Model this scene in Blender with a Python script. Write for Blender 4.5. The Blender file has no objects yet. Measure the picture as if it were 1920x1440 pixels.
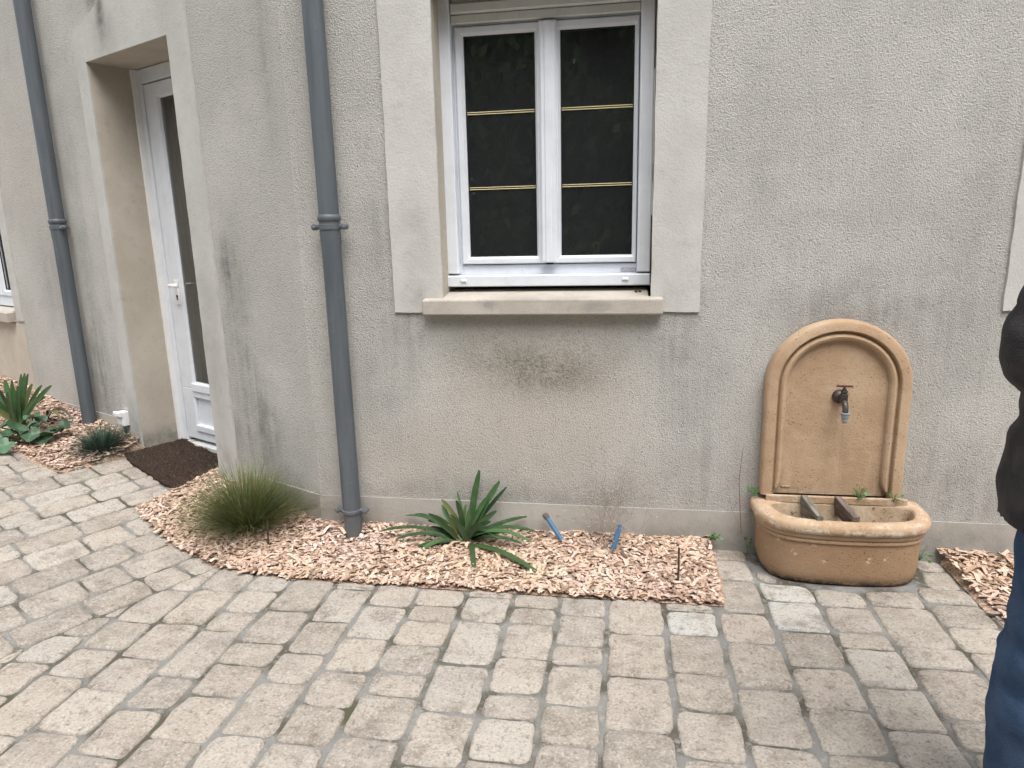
import bpy, bmesh, math, random
import numpy as np
from mathutils import Vector, Matrix
random.seed(7); rs = np.random.RandomState(11)
SC = bpy.context.scene; COL = SC.collection
# ------------------------------------------------------------------ camera, sky, sun, exposure
RM = [[0.9872767406934686, -0.15848275519378358, -0.012955832349511049],
      [0.15745088674299215, 0.9629502582153201, 0.21894295710731101],
      [-0.022222860966284966, -0.21819719638262, 0.9756516427194891]]   # columns: right, forward, up
FOC, CAMH = 1286.04, 1.37
cd = bpy.data.cameras.new('camera'); cam = bpy.data.objects.new('camera', cd); COL.objects.link(cam)
cd.sensor_width = 36; cd.lens = FOC / 1920 * 36; cd.clip_start = .05; cd.clip_end = 500
cam.matrix_world = Matrix([[RM[0][0], RM[0][2], -RM[0][1], 0], [RM[1][0], RM[1][2], -RM[1][1], 0],
                           [RM[2][0], RM[2][2], -RM[2][1], CAMH], [0, 0, 0, 1]])
SC.camera = cam
SUN_AZ, SUN_EL = math.radians(155), math.radians(64)
wd = bpy.data.worlds.new('World'); SC.world = wd; wd.use_nodes = True
nt = wd.node_tree; nt.nodes.clear()
sky = nt.nodes.new('ShaderNodeTexSky'); sky.sky_type = 'NISHITA'; sky.sun_disc = False
sky.sun_elevation = SUN_EL; sky.sun_rotation = SUN_AZ; sky.dust_density = 4; sky.air_density = 1.0
hs = nt.nodes.new('ShaderNodeHueSaturation'); hs.inputs['Saturation'].default_value = .28
bg = nt.nodes.new('ShaderNodeBackground'); bg.inputs['Strength'].default_value = .15
wo = nt.nodes.new('ShaderNodeOutputWorld')
nt.links.new(sky.outputs[0], hs.inputs['Color']); nt.links.new(hs.outputs[0], bg.inputs[0]); nt.links.new(bg.outputs[0], wo.inputs[0])
ld = bpy.data.lights.new('sun', 'SUN'); ld.energy = 1.3; ld.angle = math.radians(40); ld.color = (1, .985, .955)
sun = bpy.data.objects.new('sun', ld); COL.objects.link(sun)
sdir = Vector((math.sin(SUN_AZ) * math.cos(SUN_EL), math.cos(SUN_AZ) * math.cos(SUN_EL), math.sin(SUN_EL)))
sun.location = sdir * 20; sun.rotation_euler = sdir.to_track_quat('Z', 'Y').to_euler()
vs = SC.view_settings; vs.view_transform = 'Standard'; vs.look = 'None'; vs.gamma = 1; vs.use_curve_mapping = False
vs.exposure = 1.0
# ------------------------------------------------------------------ measuring helpers (world positions of things seen in the photo)
def ray(px, py):
    a, b, c = (px - 960) / FOC, 1., -(py - 720) / FOC
    return [r[0] * a + r[1] * b + r[2] * c for r in RM]
def onY(px, py, y=2.85):
    d = ray(px, py); t = y / d[1]; return Vector((d[0] * t, y, CAMH + d[2] * t))
def onZ(px, py, z=0.):
    d = ray(px, py); t = (z - CAMH) / d[2]; return Vector((d[0] * t, d[1] * t, z))
SEAM = (-1.69, 2.46); SN = (-.882, .471); SD = (.471, .882); TILT = .09
def side(x, y): return (x - SEAM[0]) * SN[0] + (y - SEAM[1]) * SN[1]
def ground(x, y): return TILT * max(0., side(x, y))
def onG(px, py, lift=0.):
    d = ray(px, py)
    k = (TILT * SN[0], TILT * SN[1])
    t = (lift - CAMH - TILT * (SEAM[0] * SN[0] + SEAM[1] * SN[1])) / (d[2] - k[0] * d[0] - k[1] * d[1])
    p = Vector((d[0] * t, d[1] * t, CAMH + d[2] * t))
    return p if side(p.x, p.y) > 0 else onZ(px, py, lift)
TH = 0.45705; CT, ST = math.cos(TH), math.sin(TH); BX, BY = -1.3935, 2.85
def FM(u, d, z): return (u, BY + d, z)                                   # main wall frame: along, into the wall, up
def FL(s, d, z): return (BX - s * CT + d * ST, BY + s * ST + d * CT, z)  # left wall frame
# ------------------------------------------------------------------ materials
def srgb(r, g, b):
    f = lambda c: (c / 255 / 12.92) if c / 255 <= .04045 else ((c / 255 + .055) / 1.055) ** 2.4
    return (f(r), f(g), f(b))
class NT:
    def __init__(s, name):
        s.m = bpy.data.materials.new(name); s.m.use_nodes = True; s.t = s.m.node_tree
        s.b = s.t.nodes['Principled BSDF']; s.out = s.t.nodes['Material Output']
        s.geo = s.t.nodes.new('ShaderNodeNewGeometry')
    def n(s, k, **kw):
        x = s.t.nodes.new(k)
        for a, v in kw.items(): setattr(x, a, v)
        return x
    def l(s, a, b): s.t.links.new(a, b)
    def pos(s): return s.geo.outputs['Position']
    def mapv(s, v, scale=(1, 1, 1), loc=(0, 0, 0)):
        x = s.n('ShaderNodeMapping'); x.inputs['Scale'].default_value = scale; x.inputs['Location'].default_value = loc
        s.l(v, x.inputs['Vector']); return x.outputs[0]
    def noise(s, v, scale, detail=3, rough=.55, dist=0):
        x = s.n('ShaderNodeTexNoise'); x.inputs['Scale'].default_value = scale; x.inputs['Detail'].default_value = detail
        x.inputs['Roughness'].default_value = rough; x.inputs['Distortion'].default_value = dist
        s.l(v, x.inputs['Vector']); return x.outputs['Fac']
    def voro(s, v, scale, feature='F1'):
        x = s.n('ShaderNodeTexVoronoi', feature=feature); x.inputs['Scale'].default_value = scale; s.l(v, x.inputs['Vector']); return x.outputs['Distance']
    def rng(s, v, a, b, c=0., d=1., smooth=True):
        x = s.n('ShaderNodeMapRange', interpolation_type='SMOOTHSTEP' if smooth else 'LINEAR')
        for i, q in enumerate((a, b, c, d)): x.inputs[i + 1].default_value = q
        s.l(v, x.inputs[0]); return x.outputs[0]
    def math(s, op, a, b=None, clamp=False):
        x = s.n('ShaderNodeMath', operation=op); x.use_clamp = clamp
        for i, q in enumerate((a, b)):
            if q is None: continue
            if isinstance(q, (int, float)): x.inputs[i].default_value = q
            else: s.l(q, x.inputs[i])
        return x.outputs[0]
    def mix(s, f, a, b, mode='MIX'):
        x = s.n('ShaderNodeMix', data_type='RGBA', blend_type=mode)
        for i, q in ((0, f), (6, a), (7, b)):
            if isinstance(q, (int, float)): x.inputs[i].default_value = q
            elif isinstance(q, tuple): x.inputs[i].default_value = (*q, 1)
            else: s.l(q, x.inputs[i])
        return x.outputs[2]
    def attr(s, name='col'):
        x = s.n('ShaderNodeAttribute'); x.attribute_name = name; return x.outputs['Color']
    def bump(s, h, strength, dist, prev=None):
        x = s.n('ShaderNodeBump'); x.inputs['Strength'].default_value = strength; x.inputs['Distance'].default_value = dist
        s.l(h, x.inputs['Height'])
        if prev is not None: s.l(prev, x.inputs['Normal'])
        return x.outputs[0]
    def fin(s, col=None, rough=.9, normal=None, spec=.3, metal=0):
        if col is not None:
            if isinstance(col, tuple): s.b.inputs['Base Color'].default_value = (*col, 1)
            else: s.l(col, s.b.inputs['Base Color'])
        if isinstance(rough, (int, float)): s.b.inputs['Roughness'].default_value = rough
        else: s.l(rough, s.b.inputs['Roughness'])
        s.b.inputs['Specular IOR Level'].default_value = spec; s.b.inputs['Metallic'].default_value = metal
        if normal is not None: s.l(normal, s.b.inputs['Normal'])
        return s.m
    def coords(s, left):
        """(along wall, height) vector of the world position"""
        sep = s.n('ShaderNodeSeparateXYZ'); s.l(s.pos(), sep.inputs[0])
        if left:
            a = s.math('MULTIPLY', s.math('SUBTRACT', sep.outputs[0], BX), -CT); b = s.math('MULTIPLY', s.math('SUBTRACT', sep.outputs[1], BY), ST)
            u = s.math('ADD', a, b)
        else: u = sep.outputs[0]
        c = s.n('ShaderNodeCombineXYZ'); s.l(u, c.inputs[0]); s.l(sep.outputs[2], c.inputs[1]); return c.outputs[0], u, sep.outputs[2]
    def blobs(s, v, lst):
        tot = None
        for (u, z, ru, rz, amt) in lst:
            m = s.mapv(v, (1 / ru, 1 / rz, 1), (-u / ru, -z / rz, 0))
            x = s.n('ShaderNodeVectorMath', operation='LENGTH'); s.l(m, x.inputs[0])
            q = s.rng(x.outputs['Value'], 1.0, .1, 0, amt)
            tot = q if tot is None else s.math('ADD', tot, q)
        return tot

def roughcast(name, left, dirt, clean, moss):
    t = NT(name); v, u, z = t.coords(left); P = t.pos()
    warp = t.noise(P, 6, 3)
    big = t.noise(P, 1.6, 4, .6); mid = t.noise(P, 7, 4, .6)
    base = t.mix(t.rng(big, .35, .68), (.46, .448, .418), (.53, .517, .486))
    base = t.mix(t.math('MULTIPLY', t.rng(mid, .45, .75), .35), base, (.375, .37, .35))
    if clean:
        c = t.math('MULTIPLY', t.blobs(v, clean), t.rng(warp, .2, .6, .6, 1.0), clamp=True)
        base = t.mix(c, base, (.475, .435, .385))
    d = t.blobs(v, dirt); streak = t.noise(t.mapv(P, (16, 16, .9)), 1.6, 5, .65)
    d = t.math('MULTIPLY', t.math('MULTIPLY', d, t.rng(t.noise(P, 9, 5, .7), .3, .65, .45, 1.15)), t.rng(streak, .32, .62, .55, 1.3), clamp=True)
    splash = t.math('MULTIPLY', t.rng(z, .62, .15), t.math('MULTIPLY', t.rng(t.noise(P, 4, 5, .7), .38, .66), t.rng(streak, .3, .65, .5, 1.)))
    base = t.mix(t.math('MULTIPLY', splash, .36), base, (.235, .225, .195))
    drip = t.math('MULTIPLY', t.rng(t.noise(t.mapv(P, (22, 22, .5)), 1.3, 4, .6),   .58, .74), .13); base = t.mix(drip, base, (.28, .275, .255))
    base = t.mix(d, base, (.165, .163, .155))
    if moss:
        g = t.math('MULTIPLY', t.blobs(v, moss), t.math('ADD', t.math('MULTIPLY', t.rng(t.noise(P, 85, 4, .75), .40, .75), .50), t.rng(t.noise(P, 5, 5, .7), .3, .7, .12, .5)), clamp=True)
        base = t.mix(t.math('MULTIPLY', g, .85), base, (.135, .13, .095))
    grain = t.noise(P, 128, 3, .65, .9); grain2 = t.noise(P, 330, 2, .6); vor = t.voro(P, 165)
    pit = t.rng(grain, .32, .48, 1, 0)
    base = t.mix(t.math('MULTIPLY', pit, .48), base, (.17, .16, .14))
    h = t.math('ADD', t.math('ADD', grain, t.math('MULTIPLY', vor, .5)), t.math('MULTIPLY', grain2, .35))
    nb = t.bump(h, .68, .009); nb = t.bump(t.noise(P, 3, 2), .2, .02, nb)
    return t.fin(base, .95, nb, .15)
M = {}
M['wall'] = roughcast('roughcast_render', False,
    dirt=[(-.93, .99, .16, .30, .30), (.20, .96, .2, .3, .22), (.28, .55, .25, .5, .22), (.90, 1.02, .42, .24, .30), (1.25, .9, .25, .5, .2), (-1.03, 1.35, .12, .4, .28),
          (-1.04, .72, .2, .5, .22), (-.66, .20, .9, .12, .30), (.5, .3, .3, .3, .22), (1.35, .35, .4, .3, .3), (.55, 1.3, .9, .9, .12), (1.3, 1.5, .12, .8, .15)],
    clean=[(-.35, .6, .62, .55, 1.0), (-.9, .35, .5, .3, .6), (.9, .3, .6, .3, .25)],
    moss=[(-.38, .82, .60, .26, .8), (-.34, .77, .36, .14, .65), (-.12, .88, .30, .14, .35), (-.58, .88, .3, .14, .35), (.1, .28, .2, .15, .4)])
M['wall_left'] = roughcast('roughcast_render_side', True,
    dirt=[(.50, .95, .22, .70, .38), (.42, .45, .3, .38, .5), (.12, 2.3, .1, .9, .25), (.55, 1.25, .1, .2, .4), (2.1, .55, .4, .5, .35), (2.5, 1.1, .35, .6, .25), (2.02, 1.2, .14, 1.6, .3), (1.5, 2.62, .12, .2, .5)],
    clean=[(2.7, 1.9, .7, 1.0, .5), (2.4, .35, .5, .2, .5)], moss=[(.62, .3, .1, .25, .8), (.3, .3, .3, .2, .4)])
def smooth_render(name, a, b, left=False, dirt=None, pits=.5):
    t = NT(name); v, u, z = t.coords(left); P = t.pos()
    base = t.mix(t.rng(t.noise(P, 3.5, 5, .65), .32, .7), a, b)
    base = t.mix(t.math('MULTIPLY', t.rng(t.noise(P, 22, 5, .7), .5, .8), .35), base, tuple(.6 * c for c in a))
    if dirt:
        d = t.math('MULTIPLY', t.blobs(v, dirt), t.rng(t.noise(P, 12, 5, .7), .3, .65, .4, 1.1), clamp=True)
        base = t.mix(d, base, (.16, .155, .145))
    pit = t.rng(t.voro(P, 75), .05, .16, 1, 0); keep = t.rng(t.noise(P, 14, 3), .5, .62)
    pk = t.math('MULTIPLY', t.math('MULTIPLY', pit, keep), pits)
    base = t.mix(pk, base, (.18, .165, .14))
    h = t.math('SUBTRACT', t.math('ADD', t.noise(P, 140, 3), t.math('MULTIPLY', t.noise(P, 25, 3), .7)), pk)
    return t.fin(base, .9, t.bump(h, .32, .006), .2)
M['trim'] = smooth_render('smooth_render_trim', (.485, .475, .45), (.555, .545, .52), dirt=[(-.86, 1.35, .1, .3, .25), (-.87, 1.1, .14, .1, .3), (.2, 1.1, .1, .1, .2), (.2, 1.5, .12, .5, .12)])
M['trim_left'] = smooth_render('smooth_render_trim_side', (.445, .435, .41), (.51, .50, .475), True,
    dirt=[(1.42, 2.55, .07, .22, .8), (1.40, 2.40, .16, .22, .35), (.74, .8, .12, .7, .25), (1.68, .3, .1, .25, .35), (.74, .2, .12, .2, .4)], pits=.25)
M['reveal'] = smooth_render('unweathered_reveal_render', (.42, .375, .315), (.49, .445, .38), True, dirt=[(1.63, .16, .3, .12, .5), (1.5, .16, .3, .10, .4)], pits=.35)
M['plinth'] = smooth_render('plinth_render', (.35, .33, .30), (.43, .41, .375), dirt=[(-1.3, .05, .5, .16, .45), (-.4, .02, .9, .10, .35), (.3, .04, .5, .12, .5), (1.3, .06, .5, .14, .5)], pits=.2)
M['sill'] = smooth_render('cast_stone_sill', (.385, .35, .30), (.47, .435, .385), dirt=[(-.55, 1.07, .07, .03, .5), (-.1, 1.06, .1, .04, .5), (-.35, 1.09, .3, .015, .4)], pits=.4)
def plastic(name, c, r=.35, n=.02):
    t = NT(name); P = t.pos()
    b = t.mix(t.rng(t.noise(P, 12, 4), .4, .75), c, tuple(q * (1 - n * 4) for q in c)); b = t.mix(t.math('MULTIPLY', t.rng(t.noise(t.mapv(P, (30, 30, 3)), 1.5, 5, .7), .55, .75), .22), b, tuple(q * .45 for q in c))
    return t.fin(b, r, t.bump(t.noise(P, 18, 2), .03, .002), .45)
M['pvc'] = plastic('white_pvc', (.70, .73, .78), .32); M['pvc_grey'] = plastic('aged_pvc', (.62, .63, .62), .4)
M['white'] = plastic('white_plastic', (.80, .80, .80), .3); M['black'] = plastic('black_rubber', (.015, .015, .015), .6)
M['brass'] = plastic('gilt_bar', (.78, .68, .40), .3); M['tag'] = plastic('beige_plastic_tag', (.5, .48, .38), .5)
M['cap_grey'] = plastic('grey_connector', (.25, .27, .29), .45)
def pipe_mat():
    t = NT('grey_painted_pipe'); P = t.pos(); st = t.mapv(P, (14, 14, 1.2))
    b = t.mix(t.rng(t.noise(st, 2.5, 4), .3, .7), (.080, .094, .109), (.108, .123, .137))
    b = t.mix(t.math('MULTIPLY', t.rng(t.noise(P, 30, 4, .7), .6, .78), .35), b, (.24, .25, .25))
    sep = t.n('ShaderNodeSeparateXYZ'); t.l(P, sep.inputs[0])
    b = t.mix(t.math('MULTIPLY', t.rng(sep.outputs[2], .25, .0), t.rng(t.noise(P, 20, 4), .35, .6, .2, .8)), b, (.13, .125, .115))
    return t.fin(b, .48, t.bump(t.noise(P, 60, 3), .06, .003), .4)
M['pipe'] = pipe_mat()
def metal(name, c, r, m=.8):
    t = NT(name); P = t.pos()
    b = t.mix(t.rng(t.noise(P, 60, 4, .7), .35, .7), c, tuple(q * .45 for q in c))
    return t.fin(b, t.rng(t.noise(P, 90, 3), .3, .7, r, r + .25), t.bump(t.noise(P, 150, 2), .15, .001), .5, m)
M['zinc'] = metal('dull_zinc', (.30, .31, .32), .45); M['bronze'] = metal('old_tap_bronze', (.10, .096, .088), .38, .75); M['rust'] = metal('rusty_iron', (.115, .055, .035), .7, .2)
def stone():
    t = NT('ochre_cast_stone'); P = t.pos(); sep = t.n('ShaderNodeSeparateXYZ'); t.l(P, sep.inputs[0])
    b = t.mix(t.rng(t.noise(P, 5, 5, .65), .32, .68), (.375, .252, .158), (.46, .335, .225))
    rim = t.math('ADD', t.math('MULTIPLY', t.rng(sep.outputs[2], .210, .218), t.rng(sep.outputs[2], .250, .230)), t.math('MULTIPLY', t.rng(sep.outputs[2], .248, .258), t.rng(sep.outputs[2], .30, .285, 0, .4))); edge = t.rng(sep.outputs[2], .33, .50, .55, 0)
    lime = t.math('MULTIPLY', t.rng(t.noise(P, 26, 6, .75), .47, .60), t.math('ADD', t.math('MULTIPLY', rim, .85), .06), clamp=True)
    b = t.mix(lime, b, (.62, .54, .44))
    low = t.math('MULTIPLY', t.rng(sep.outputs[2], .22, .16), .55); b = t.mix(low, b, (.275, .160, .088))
    spots = t.math('MULTIPLY', t.rng(t.voro(P, 13), .10, .26, 1, 0), t.math('MULTIPLY', t.rng(t.noise(P, 60, 4, .7), .50, .56), t.rng(sep.outputs[2], .19, .15)))
    spots = t.math('MULTIPLY', spots, t.rng(sep.outputs[2], .08, .11))
    b = t.mix(spots, b, (.60, .50, .40))
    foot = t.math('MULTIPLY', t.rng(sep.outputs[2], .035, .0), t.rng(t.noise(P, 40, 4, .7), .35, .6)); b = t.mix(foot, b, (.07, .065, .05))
    pk = t.math('MULTIPLY', t.rng(t.voro(P, 70), .08, .22, 1, 0), t.rng(t.noise(P, 9, 4), .40, .60))
    pk2 = t.math('MULTIPLY', t.rng(t.noise(P, 55, 5, .8), .62, .70), t.math('MULTIPLY', edge, .9))
    b = t.mix(t.math('MULTIPLY', pk, .9), b, (.08, .05, .03)); b = t.mix(pk2, b, (.12, .10, .07))
    h = t.math('SUBTRACT', t.math('ADD', t.noise(P, 160, 3), t.math('ADD', t.noise(P, 30, 4), t.math('MULTIPLY', lime, .6))), t.math('MULTIPLY', pk, .8))
    drip = t.math('MULTIPLY', t.math('MULTIPLY', t.blobs(t.coords(False)[0], [(.86, .50, .06, .2, 1.), (.90, .40, .12, .14, .5), (.66, .34, .12, .08, .8), (1.03, .34, .1, .08, .8)]), t.rng(t.noise(t.mapv(P, (30, 30, 2)), 1.5, 4), .4, .65)), .5)
    b = t.mix(drip, b, (.27, .185, .12))
    return t.fin(b, .94, t.bump(h, .45, .005), .1)
M['stone'] = stone()
def basin_in():
    t = NT('stained_basin_inside'); P = t.pos()
    b = t.mix(t.rng(t.noise(P, 9, 5, .7), .3, .7), (.30, .215, .135), (.46, .37, .275))
    b = t.mix(t.math('MULTIPLY', t.rng(t.noise(P, 38, 5, .8), .57, .66), .85), b, (.06, .05, .035))
    return t.fin(b, .9, t.bump(t.noise(P, 90, 4), .5, .006), .2)
M['basin_in'] = basin_in()
def wood(name, a, b_):
    t = NT(name); P = t.pos(); m = t.mapv(P, (90, 6, 90))
    b = t.mix(t.rng(t.noise(m, 1, 5, .7), .32, .68), a, b_)
    return t.fin(b, .85, t.bump(t.noise(m, 1.4, 3), .5, .003), .2)
M['wood'] = wood('weathered_brown_timber', (.085, .062, .05), (.21, .165, .145)); M['wood_grey'] = wood('weathered_grey_timber', (.10, .092, .075), (.27, .245, .21)); M['stick'] = wood('dark_stick', (.05, .032, .02), (.11, .075, .045))
def paver():
    t = NT('tumbled_concrete_paver'); P = t.pos(); c = t.attr()
    n1 = t.noise(P, 11, 6, .68); n2 = t.noise(P, 34, 5, .72); n3 = t.noise(P, 120, 3, .65)
    b = t.mix(t.math('MULTIPLY', t.rng(n1, .34, .62), .55), c, (.44, .40, .345))
    b = t.mix(t.math('MULTIPLY', t.rng(t.noise(P, 8, 6, .75), .47, .68), .75), b, (.205, .176, .145))
    b = t.mix(t.math('MULTIPLY', t.rng(n2, .54, .68), .70), b, (.15, .13, .108))
    b = t.mix(t.math('MULTIPLY', t.rng(n3, .52, .70), .50), b, (.56, .52, .46))
    b = t.mix(t.math('MULTIPLY', t.rng(n3, .46, .32), .55), b, (.13, .115, .095))
    spot = t.math('MULTIPLY', t.rng(t.voro(P, 26), .03, .10, 1, 0), t.rng(t.noise(P, 5, 3), .5, .6)); b = t.mix(t.math('MULTIPLY', spot, .7), b, (.09, .075, .06))
    h = t.math('ADD', t.math('ADD', t.math('MULTIPLY', n2, 1.2), t.math('MULTIPLY', n1, .9)), t.math('MULTIPLY', n3, .5))
    return t.fin(b, .88, t.bump(h, .65, .011), .2)
M['paver'] = paver()
def joint():
    t = NT('joint_sand'); P = t.pos()
    b = t.mix(t.rng(t.noise(P, 5, 4, .6), .42, .58), (.21, .205, .195), (.09, .082, .064))
    b = t.mix(t.math('MULTIPLY', t.rng(t.noise(P, 40, 4, .7), .5, .7), .6), b, (.33, .32, .30))
    b = t.mix(t.math('MULTIPLY', t.rng(t.noise(P, 2.2, 3), .56, .66), .6), b, (.075, .075, .04))
    return t.fin(b, .95, t.bump(t.noise(P, 160, 4), .6, .005), .15)
M['joint'] = joint()
def lawn():
    t = NT('rough_lawn'); P = t.pos()
    b = t.mix(t.rng(t.noise(P, 3, 5), .35, .65), (.05, .07, .025), (.09, .10, .045)); return t.fin(b, .95, t.bump(t.noise(P, 60, 4), .8, .03), .1)
M['lawn'] = lawn()
def chip():
    t = NT('wood_chip'); P = t.pos(); c = t.attr()
    b = t.mix(t.math('MULTIPLY', t.rng(t.noise(t.mapv(P, (60, 60, 60)), 2, 4), .4, .7), .35), c, (.30, .19, .125)); return t.fin(b, .85, t.bump(t.noise(P, 220, 3), .35, .002), .2)
M['chip'] = chip()
def soil():
    t = NT('mulch_soil'); P = t.pos(); b = t.mix(t.rng(t.noise(P, 70, 4), .35, .65), (.26, .18, .13), (.50, .36, .27)); return t.fin(b, .95, t.bump(t.noise(P, 80, 4), .9, .012), .1)
M['soil'] = soil()
def leafmat(name, rough=.45, spec=.4, trans=.15):
    t = NT(name); P = t.pos(); c = t.attr()
    b = t.mix(t.math('MULTIPLY', t.rng(t.noise(P, 40, 3), .4, .7), .3), c, (.10, .14, .05))
    m = t.fin(b, rough, None, spec)
    if trans:
        tr = t.n('ShaderNodeBsdfTranslucent'); t.l(b, tr.inputs[0]); mx = t.n('ShaderNodeMixShader'); mx.inputs[0].default_value = trans
        t.l(t.b.outputs[0], mx.inputs[1]); t.l(tr.outputs[0], mx.inputs[2]); t.l(mx.outputs[0], t.out.inputs[0])
    return m
M['leaf'] = leafmat('glossy_leaf', .42, .35, .12); M['grass'] = leafmat('grass_blade', .6, .25, .2); M['dry'] = leafmat('dry_stem', .8, .1, 0); M['tree_leaf'] = leafmat('tree_leaf', .5, .3, .15)
def coir():
    t = NT('brown_coir'); return t.fin(t.attr(), .95, None, .1)
M['coir'] = coir()
def glass():
    t = NT('window_glass'); fr = t.n('ShaderNodeFresnel'); fr.inputs[0].default_value = 2.3
    g = t.n('ShaderNodeBsdfGlossy'); g.inputs['Roughness'].default_value = .0; g.inputs[0].default_value = (1, 1, 1, 1)
    tr = t.n('ShaderNodeBsdfTransparent'); tr.inputs[0].default_value = (.72, .75, .76, 1); mx = t.n('ShaderNodeMixShader'); df = t.n('ShaderNodeBsdfDiffuse'); df.inputs[0].default_value = (.75, .8, .85, 1); m2 = t.n('ShaderNodeMixShader'); m2.inputs[0].default_value = .024  # dusty diffuse mix puts a grey haze into the glass, lifting dark panes
    t.l(t.bump(t.noise(t.pos(), 2.5, 2), .015, .02), g.inputs['Normal'])
    t.l(fr.outputs[0], mx.inputs[0]); t.l(tr.outputs[0], mx.inputs[1]); t.l(g.outputs[0], mx.inputs[2]); t.l(mx.outputs[0], m2.inputs[1]); t.l(df.outputs[0], m2.inputs[2]); t.l(m2.outputs[0], t.out.inputs[0]); return t.m
M['glass'] = glass()
def cloth(name, a, b_, sc=300, rough=.9):
    t = NT(name); P = t.pos(); b = t.mix(t.rng(t.noise(P, 14, 4), .35, .65), a, b_)
    h = t.math('ADD', t.noise(P, sc, 2), t.math('MULTIPLY', t.noise(t.mapv(P, (1, 1, 2.2)), 9, 3), 2.2)); return t.fin(b, rough, t.bump(h, .5, .006), .2)
M['denim'] = cloth('navy_denim', (.030, .058, .112), (.05, .085, .15)); M['jacket'] = cloth('black_padded_fabric', (.027, .026, .027), (.048, .045, .045), 200, .75); M['skin'] = cloth('skin', (.42, .25, .18), (.45, .28, .2), 300, .55); M['hair'] = cloth('brown_hair', (.04, .025, .015), (.07, .045, .03), 120, .6); M['shoe'] = cloth('dark_shoe', (.03, .03, .03), (.05, .05, .05), 200, .6)
M['dark_room'] = plastic('dim_interior_paint', (.32, .32, .31), .9); M['bark'] = wood('tree_bark', (.06, .045, .035), (.13, .1, .08)); M['roof'] = plastic('slate_roof', (.06, .062, .07), .7)
M['frayed'] = plastic('frayed_grey_tape', (.16, .145, .14), .9, .1); M['blue'] = plastic('blue_plastic_pipe', (.05, .16, .29), .5)
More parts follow.
